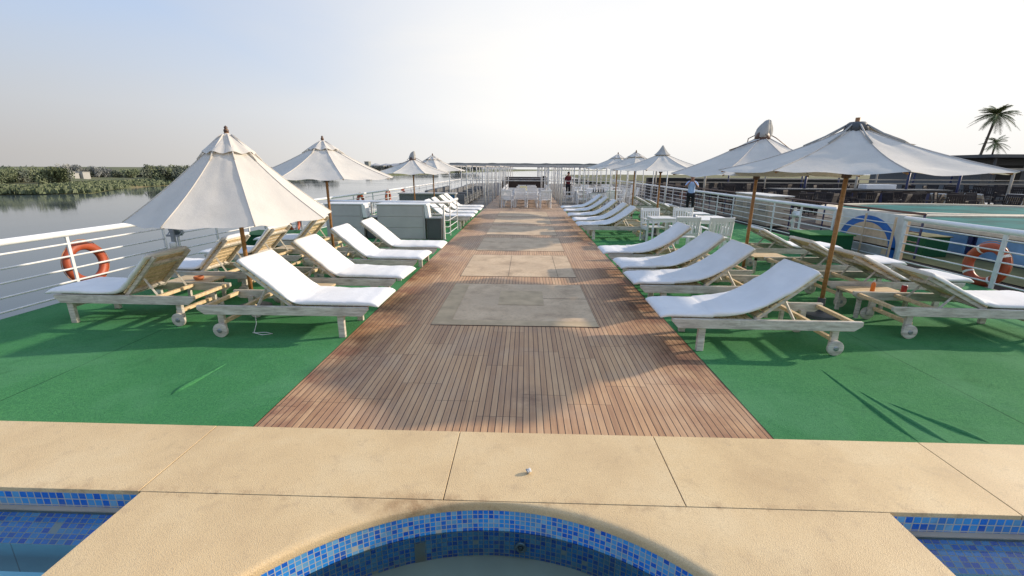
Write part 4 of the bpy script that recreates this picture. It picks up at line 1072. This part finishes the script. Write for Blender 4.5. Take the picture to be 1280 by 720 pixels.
# grey deck sofas stacked on the left
def sofa_proto():
    root = empty('deck_sofa'); G = MT['midgrey']
    MB().box(-.9, .9, -.4, .4, .08, .34).build('base', G, root, bevel=.01); MB().box(-.9, .9, .25, .42, .34, .84).build('backrest', G, root, bevel=.02)
    for s in (-1, 1): MB().box(s*.86-.06, s*.86+.06, -.4, .25, .34, .62).build('armrest', G, root, bevel=.01)
    for s in (-1, 1): MB().box(s*.42-.40, s*.42+.40, -.38, .22, .342, .45).build('seat_cushion', MT['dkgrey'], root, bevel=.03)
    return root
sofas = sofa_proto(); us = []
for i, (x, y, a) in enumerate([(-3.5, 23.4, 90), (-3.5, 25.6, 90), (-3.5, 27.8, 90), (-3.6, 30.0, 90), (-5.2, 22.6, -90), (-5.2, 24.8, -90), (-5.2, 27.2, -90), (-3.6, 32.2, 90)]):
    o = sofas if not us else copy_tree(sofas); us.append(1); o.location = (x, y, .0); o.rotation_euler = (0, 0, R(a))
    tag(o, 'grey woven sofa in the rows under the left half of the canopy frame', 'sofa', 'grey sofas under the left half of the canopy frame')
r = empty('grey_planter', (-4.6, 20.6, 0), 0, 'long grey counter box behind the far left loungers', 'counter')
MB().box(-1.3, 1.3, 0, .6, 0, .72).build('body', MT['midgrey'], r); MB().box(-1.35, 1.35, -.05, .65, .72, .77).build('top', MT['grey'], r); MB().box(1.0, 1.28, -.04, -.005, .3, .68).build('blue_cloth', MT['bluecloth'], r)

# ------------------------------------------------------------ people
def skin_mesh(name, joints, edges, radii, mat, parent, sub=2):
    me = bpy.data.meshes.new(name); me.from_pydata([tuple(j) for j in joints], edges, []); o = bpy.data.objects.new(name, me); col.objects.link(o)
    o.modifiers.new('skin', 'SKIN').use_smooth_shade = True
    for i, q in enumerate(radii): me.skin_vertices[0].data[i].radius = q if isinstance(q, tuple) else (q, q)
    me.skin_vertices[0].data[0].use_root = True
    s_ = o.modifiers.new('sub', 'SUBSURF'); s_.levels = sub; s_.render_levels = sub
    dg = bpy.context.evaluated_depsgraph_get(); nm = bpy.data.meshes.new_from_object(o.evaluated_get(dg)); o.modifiers.clear(); o.data = nm
    nm.materials.clear(); nm.materials.append(mat); nm.polygons.foreach_set('use_smooth', [True]*len(nm.polygons)); o.parent = parent; return o
def person(loc, rz_, label, pose, top, bottom, hair, s=1.0):
    root = empty('person', loc, R(rz_), label, 'person'); root.scale = (s,)*3
    J = dict(pelvis=(0,0,.95), belly=(0,.01,1.10), chest=(0,0,1.32), neckb=(0,.01,1.46), neck=(0,-.01,1.53), head0=(0,-.02,1.60), head=(0,-.02,1.67), headt=(0,-.01,1.735),
             shR=(-.17,0,1.41), elR=(-.24,.02,1.14), wrR=(-.25,-.05,.90), shL=(.17,0,1.41), elL=(.24,.02,1.14), wrL=(.25,-.05,.90),
             hipR=(-.09,0,.90), knR=(-.10,-.02,.50), anR=(-.11,.02,.09), toR=(-.12,-.14,.04), hipL=(.09,0,.90), knL=(.10,-.02,.50), anL=(.11,.02,.09), toL=(.12,-.14,.04))
    J.update(pose); J = {k: Vector(v) for k, v in J.items()}
    def hand(sd):
        w_ = J['wr'+sd]; e = J['el'+sd]; d = (w_-e).normalized(); return w_+d*.07, d
    names = list(J); idx = {n: i for i, n in enumerate(names)}; pts = [J[n] for n in names]
    rad = dict(pelvis=(.14,.10), belly=(.13,.10), chest=(.15,.105), neckb=(.08,.06), neck=.055, head0=(.068,.08), head=(.078,.095), headt=(.06,.075), shR=.06, elR=.042, wrR=.03, shL=.06, elL=.042, wrL=.03, hipR=.085, knR=.057, anR=.04, toR=.035, hipL=.085, knL=.057, anL=.04, toL=.035)
    R_ = [rad[n] for n in names]
    E_ = [('pelvis','belly'),('belly','chest'),('chest','neckb'),('neckb','neck'),('neck','head0'),('head0','head'),('head','headt'),('neckb','shR'),('shR','elR'),('elR','wrR'),('neckb','shL'),('shL','elL'),('elL','wrL'),('pelvis','hipR'),('hipR','knR'),('knR','anR'),('anR','toR'),('pelvis','hipL'),('hipL','knL'),('knL','anL'),('anL','toL')]
    E_ = [(idx[a], idx[b]) for a, b in E_]
    for sd in 'RL':
        hc, d = hand(sd); side = d.orthogonal().normalized(); pi_ = len(pts); pts.append(hc); R_.append((.032, .018)); E_.append((idx['wr'+sd], pi_))
        for k in range(5):
            o_ = side*((k-2)*.016); L_ = (.045, .07, .078, .07, .055)[k]; c0 = hc+o_+d*.025; c1 = c0+d*L_*.6+(side*-.02 if k == 0 else Vector((0,0,0))); n = len(pts)
            pts += [c0, c1]; R_ += [.010, .008]; E_ += [(pi_, n), (n, n+1)]
    body = skin_mesh('body', pts, E_, R_, MT['skin'], root, 1)
    def cloth(nm, ks, es, rs, mat): return skin_mesh(nm, [J[k] for k in ks], [(ks.index(a), ks.index(b)) for a, b in es], rs, mat, root, 2)
    elm = J['shR'].lerp(J['elR'], .75); elm2 = J['shL'].lerp(J['elL'], .75); J['sR'] = elm; J['sL'] = elm2
    J['hem'] = J['pelvis']+Vector((0, 0, -.04))
    cloth('shirt', ['belly','hem','chest','neckb','shR','sR','shL','sL'], [('belly','hem'),('belly','chest'),('chest','neckb'),('neckb','shR'),('shR','sR'),('neckb','shL'),('shL','sL')], [(.155,.125),(.165,.13),(.175,.125),(.10,.08),.075,.062,.075,.062], MT[top])
    J['aR'] = J['anR']+Vector((0,0,.02)); J['aL'] = J['anL']+Vector((0,0,.02))
    cloth('trousers', ['pelvis','hipR','knR','aR','hipL','knL','aL'], [('pelvis','hipR'),('hipR','knR'),('knR','aR'),('pelvis','hipL'),('hipL','knL'),('knL','aL')], [(.15,.12),.10,.075,.062,.10,.075,.062], MT[bottom])
    for sd in 'RL': skin_mesh('shoe', [J['an'+sd]+Vector((0,.03,-.04)), J['to'+sd]+Vector((0,0,.0))], [(0, 1)], [(.045,.045),(.04,.035)], MT['shoe'], root, 2)
    # face and hair
    hd = J['head']; fd = (J['head']-J['neck']); 
    for k, sx in enumerate((-1, 1)):
        MB().lathe([(.001,-.009),(.008,-.004),(.009,0),(.008,.004),(.001,.009)], c=(hd.x+sx*.03, hd.y-.088, hd.z+.0), n=10).build('eye', MT['black'], root, smooth=True)
        MB().lathe([(.001,-.03),(.012,-.015),(.014,.01),(.001,.03)], c=(hd.x+sx*.08, hd.y+.01, hd.z-.005), n=10).build('ear', MT['skin'], root, smooth=True)
    MB().tube([(hd.x, hd.y-.085, hd.z+.01), (hd.x, hd.y-.112, hd.z-.03), (hd.x, hd.y-.085, hd.z-.035)], [.006,.013,.006], 8).build('nose', MT['skin'], root, smooth=True)
    MB().tube([(hd.x-.02, hd.y-.086, hd.z-.055), (hd.x, hd.y-.092, hd.z-.056), (hd.x+.02, hd.y-.086, hd.z-.055)], .005, 6).build('mouth', MT['red'], root, smooth=True)
    m = MB(); m.grid(lambda u, v: (hd.x+.086*math.sin(v*1.5)*math.cos(2*PI*u), hd.y+.012+.10*math.sin(v*1.5)*math.sin(2*PI*u), hd.z+.0+.115*math.cos(v*1.5)), 24, 8); m.build('hair', MT[hair], root, smooth=True)
    return root
person((7.15, 19.6, .0), -20, 'man in pale blue shirt and black trousers raising both hands to his face',
       dict(elR=(-.27,-.16,1.22), wrR=(-.09,-.26,1.46), elL=(.27,-.16,1.22), wrL=(.10,-.25,1.44), knL=(.12,-.06,.5), anL=(.13,.0,.09), toL=(.15,-.15,.04)), 'shirt', 'trousers', 'hairgrey', .955)
person((2.75, 29.5, .0), 180, 'person in a dark red top standing under the canopy frame behind the right loungers', dict(), 'red', 'trousers', 'hairdark', .97)

# ------------------------------------------------------------ the ship moored alongside
m = MB(); m.box(8.5, 46, -6, 60, WZ-.5, -.02); struct(m.build('neighbour_ship_hull', MT['dkgrey']))
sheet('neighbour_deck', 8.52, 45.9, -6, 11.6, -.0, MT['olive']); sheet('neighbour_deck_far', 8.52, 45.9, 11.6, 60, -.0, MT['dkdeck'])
railing('neighbour_railing', [(8.72, 9.9), (8.74, 12), (8.8, 20), (8.9, 40)], 'dark brown handrail of the neighbouring ship just beyond the right railing', h=.985, post=1.7, rungs=4, rr=.026, mat='brown', postmat='navy', thick=.012)
# raised pool
PZ = .60
r = empty('raised_pool', (10.1, 8.6, 0), 0, 'raised swimming pool with blue side panels and cream coping on the neighbouring ship', 'swimming pool')
LX, LY = 9.5, 5.2
m = MB(); m.box(0, LX, -4, LY, 0, PZ-.06); m.build('tank', MT['navy'], r)
for k in range(5):
    y0 = -4+k*1.84
    m = MB(); m.box(-.02, -.001, y0+.12, y0+1.74, .06, PZ-.12); m.build('side_panel', MT['bluepanel'], r)
    m = MB(); m.box(-.06, -.021, y0-.03, y0+.06, 0, PZ); m.build('frame_post', MT['navy'], r)
m = MB()
def copr(x0, x1, y0, y1): m.box(x0, x1, y0, y1, PZ-.06, PZ+.03)
copr(-.08, .25, -4, LY); copr(.25, LX, LY-.3, LY); copr(LX-.3, LX, -4, LY-.3); m.build('coping', MT['cream'], r, bevel=.01)
m = MB(); m.quad((.25, -4, PZ-.02), (LX-.3, -4, PZ-.02), (LX-.3, LY-.3, PZ-.02), (.25, LY-.3, PZ-.02)); m.build('water', MT['teal'], r)
r = empty('round_pool', (15.5, 16.2, 0), 0, 'smaller teal pool with pale rim behind the raised swimming pool', 'swimming pool')
m = MB(); m.lathe([(3.3, 0), (3.3, PZ-.03), (3.25, PZ+.03), (2.9, PZ+.03), (2.88, PZ-.05)], n=48); m.build('rim', MT['cream'], r, angle=40)
m = MB(); m.v += [(2.89*math.cos(2*PI*k/48), 2.89*math.sin(2*PI*k/48), PZ-.03) for k in range(48)]; m.face(range(48)); m.build('water', MT['teal'], r)
r.scale = (1.45, .75, 1)
turfbox((9.35, 10.5, 0), .55, .7, .50, 0, 'dark box with olive top between the two ships, behind the near right railing', 'olive')
# pale cabinet behind our railing
r = empty('pale_cabinet', (8.25, 15.3, 0), 0, 'tall pale grey cabinet behind the right railing between the parasol poles', 'cabinet')
MB().box(0, .75, 0, 2.5, .04, 1.02).build('body', MT['cement'], r, bevel=.01); MB().box(-.03, .78, -.03, 2.53, 1.022, 1.06).build('top', MT['whiteold'], r, bevel=.005)
for k in range(3):
    d_ = MB().box(-.012, -.001, .08+k*.82, .78+k*.82, .1, .95).build('door', MT['cement'], r, bevel=.003)
    m = MB()
    for j in range(5): m.box(-.016, -.0125, .18+k*.82, .68+k*.82, .5+j*.06, .53+j*.06)
    m.build('vent', MT['midgrey'], d_)
# counter, posts, beams of the neighbouring ship
r = empty('dark_counter', (13.0, 23.3, 0), 0, 'long dark brown counter on the neighbouring ship behind the raised pool', 'counter')
MB().box(0, 8.3, 0, 1.0, 0, .93).build('front', MT['darkbar'], r); MB().box(-.15, 8.45, -.12, 1.1, .93, .98).build('counter_top', MT['dkgrey'], r)
for k in range(4): MB().box(1.2+k*1.9, 1.75+k*1.9, -.02, -.002, .1, .8).build('blue_panel', MT['navy'], r)
MB().box(4.4, 5.9, .2, .8, .98, 1.22).build('white_box', MT['white'], r, bevel=.02)
r = empty('dark_counter', (12.2, 33.5, 0), 0, 'long black bulkhead on the neighbouring ship seen behind the man in the blue shirt', 'bulkhead')
MB().box(-3.2, 12, 0, .6, 0, 1.28).build('wall', MT['black'], r); MB().box(-3.25, 12.1, -.08, .7, 1.28, 1.31).build('cap', MT['dkgrey'], r)
r = empty('neighbour_canopy', (9, 24, 0), 0, 'canopy frame with dark blue posts and pale beams on the neighbouring ship', 'canopy frame')
for i in range(13):
    for y in (0, 9): 
        x = .4+i*2.6; MB().tube([(x, y, 0), (x, y, 2.0)], .06, 8).build('post', MT['navy'] if (i+y) % 3 else MT['cement'], r, smooth=True)
for z, y, s_ in ((1.42, .2, .03), (1.15, 3.0, .035), (1.98, 0, .05), (1.98, 9, .05)):
    MB().box(-.5, 33, y-s_, y+s_, z, z+s_*1.6).build('beam', MT['cement'], r)
for i in range(12): MB().box(.4+i*2.6-.03, .4+i*2.6+.03, 0, 9, 1.93, 1.975).build('rafter', MT['grey'], r)
chairD = armchair_proto('dkchair'); ud = []; rd = random.Random(9)
for i in range(58):
    o = chairD if not ud else copy_tree(chairD); ud.append(1)
    o.location = (9.6+(i % 16)*1.45+rd.uniform(-.35, .35), 26.0+(i//16)*1.7+rd.uniform(-.4, .4), 0); o.rotation_euler = (0, 0, rd.uniform(0, 6.28)); o.scale = (1.1, 1.1, 1.25)
    tag(o, 'dark rattan chair in the crowd of chairs under the canopy of the neighbouring ship', 'chair', 'dark chairs on the neighbouring ship')
for i in range(34):
    o = copy_tree(chairD); o.location = (9.9+(i % 12)*.95+rd.uniform(-.3, .3), 19.7+(i//12)*1.15+rd.uniform(-.3, .3), 0); o.rotation_euler = (0, 0, rd.uniform(0, 6.28)); o.scale = (1.1, 1.1, 1.1)
    tag(o, 'dark rattan chair in front of the dark counter on the neighbouring ship', 'chair', 'dark chairs before the neighbouring counter')
for i in range(9):
    r = empty('dark_table', (10+i*2.7, 27+rd.uniform(0, 4), 0), 0, 'dark round table among the chairs on the neighbouring ship', 'table', 'dark tables on the neighbouring ship')
    MB().lathe([(.05, .70), (.5, .70), (.5, .74), (.05, .74)], n=20).build('table_top', MT['dkchair'] if i % 3 else MT['cement'], r); MB().lathe([(.3, 0), (.04, .04), (.04, .7)], n=10).build('leg', MT['black'], r)
# loungers on the neighbouring ship
for i, (x, y) in enumerate([(20.9, 22.2), (22.4, 22.3), (24.2, 22.4)]):
    o = copy_tree(protoB); o.location = (x, y, 0); o.rotation_euler = (0, 0, R(200+i*6)); tag(o, ['grey lounger on the neighbouring ship at the end of the dark counter, leftmost of three', 'middle one of the three grey loungers behind the teal pools', 'rightmost of the three grey loungers behind the teal pools'][i], 'sun lounger', 'grey loungers on the neighbouring ship')
    for k in bpy.data.objects:
        if k.parent == o and k.name.startswith('mattress'):
            k.data = k.data.copy(); k.data.materials.clear(); k.data.materials.append(MT['lt'])
o = copy_tree(protoB); o.location = (19.8, 12.5, 0); tag(o, 'pale lounger at the right edge of the photo beyond the teal pool', 'sun lounger')
# covered chairs just beyond the right railing
def bundle(x, y, label, s):
    r = empty('blanket_chair', (x, y, 0), .4*s, label, 'chair')
    for sx in (-1, 1):
        for sy2 in (-1, 1): MB().box(sx*.26-.02, sx*.26+.02, sy2*.26-.02, sy2*.26+.02, 0, .3).build('leg', MT['brown'], r)
    MB().box(-.3, .3, -.3, .3, .3, .36).build('seat', MT['brown'], r)
    m = MB(); m.grid(lambda u, v: ((.36+.05*noise.noise(Vector((u*7, v*3, s))))*math.cos(2*PI*u)*(1-v**3), (.36+.05*noise.noise(Vector((u*5, v*4, s+3))))*math.sin(2*PI*u)*(1-v**3)+.1*v, .25+.55*v+.12*noise.noise(Vector((math.cos(u*6.28)*2, v*3, s)))), 20, 8)
    m.build('blanket', MT['blanket'], r, smooth=True)
bundle(9.3, 19.0, 'chair heaped with a brown blanket just beyond the right railing, left of the pale cabinet', 1); bundle(9.35, 17.4, 'chair heaped with a brown blanket, next to the pale cabinet beyond the railing', 2); bundle(9.3, 26.2, 'small brown heaped chair behind the railing, left of the man in the blue shirt', 3)
# deckhouse at the far right
r = empty('deckhouse', (30.2, 30, 0), 0, 'dark grey deckhouse with flat roof at the right edge of the photo', 'deckhouse')
MB().box(1, 16, 2, 12, 0, 2.75).build('wall', MT['midgrey'], r); MB().box(-.5, 17, 0, 13, 2.76, 2.96).build('roof', MT['dkgrey'], r)
for k in range(5): MB().box(2+k*2.8, 3.6+k*2.8, 1.97, 1.998, 1.2, 2.3).build('window', MT['black'], r)
for k in range(4): MB().tube([(k*4.5, .3, 0), (k*4.5, .3, 2.76)], .07, 8).build('post', MT['dkgrey'], r)
# east bank
m = MB(); m.grid(lambda u, v: (47+u*500, -60+v*700, WZ+2.5+3*u+1.2*noise.noise(Vector((u*9, v*14, 4)))), 24, 40); struct(m.build('east_bank', MT['olive'], smooth=True))
def palm(x, y, z, h, lean, label, grp, s=1.0, seed=1, nf=30):
    r = empty('palm_tree', (x, y, z), 0, label, 'palm tree', grp); rp_ = random.Random(seed)
    top = Vector((lean[0], lean[1], h)); pts = [Vector((lean[0]*t**1.5, lean[1]*t**1.5, h*t)) for t in [i/12 for i in range(13)]]
    m = MB(); m.tube(pts, [.22*s-.08*s*i/12+(.02*s if i % 2 else 0) for i in range(13)], 10); m.build('trunk', MT['bark'], r, smooth=True)
    m = MB()
    for k in range(nf):
        az = 2*PI*k/nf*2.4+rp_.uniform(-.2, .2); el = rp_.uniform(-.5, 1.3); L = rp_.uniform(2.3, 3.1)*s; prev = None
        sag = rp_.uniform(.5, .95); P_ = []
        for i in range(15):
            t = i/14; hd_ = L*t*math.cos(el*(1-.25*t)); zz = L*t*math.sin(el)-sag*L*t*t*.7
            P_.append(top+Vector((math.cos(az)*hd_, math.sin(az)*hd_, zz)))
        m.tube(P_, [.035*s*(1-.8*i/14) for i in range(15)], 4)
        sd_ = Vector((-math.sin(az), math.cos(az), 0))
        for i in range(2, 15):
            d_ = (P_[i]-P_[i-1]).normalized(); ll = (.62*math.sin(PI*(i/15)**.8)+.12)*s
            for q in (-1, 1):
                for jj in range(2):
                    b0 = P_[i-1].lerp(P_[i], jj*.5); tip = b0+(sd_*q*.75+d_*.75+Vector((0, 0, -.35+rp_.uniform(-.15, .2))))*ll; wv = d_*.045*s
                    n = len(m.v); m.v += [tuple(b0-wv), tuple(b0+wv), tuple(tip)]; m.face((n, n+1, n+2))
    m.build('crown', MT['palm'], r)
    return r
palm(56.9, 60, WZ+3, 14.7, (1.5, 0), 'tall leaning date palm against the white sky at the right', None, .82, 3, 46)
for i, (px, y, h) in enumerate([(1244, 110, 11.4), (1258, 115, 11.6), (1275, 105, 12.6), (1176, 80, 12.2), (1266, 118, 12.0)]):
    palm(px2x(px, y)*1.07, y, WZ+3, h+.3, (.3, 0), ['small hazy palm right of the tall palm trunk', 'hazy palm above the deckhouse roof', 'palm at the right edge of the photo above the deckhouse', 'palm crown peeking over the near right parasol', 'distant palm between the ones above the deckhouse roof'][i], 'palms behind the neighbouring ship', .8, 20+i, 22)
for i in range(7):
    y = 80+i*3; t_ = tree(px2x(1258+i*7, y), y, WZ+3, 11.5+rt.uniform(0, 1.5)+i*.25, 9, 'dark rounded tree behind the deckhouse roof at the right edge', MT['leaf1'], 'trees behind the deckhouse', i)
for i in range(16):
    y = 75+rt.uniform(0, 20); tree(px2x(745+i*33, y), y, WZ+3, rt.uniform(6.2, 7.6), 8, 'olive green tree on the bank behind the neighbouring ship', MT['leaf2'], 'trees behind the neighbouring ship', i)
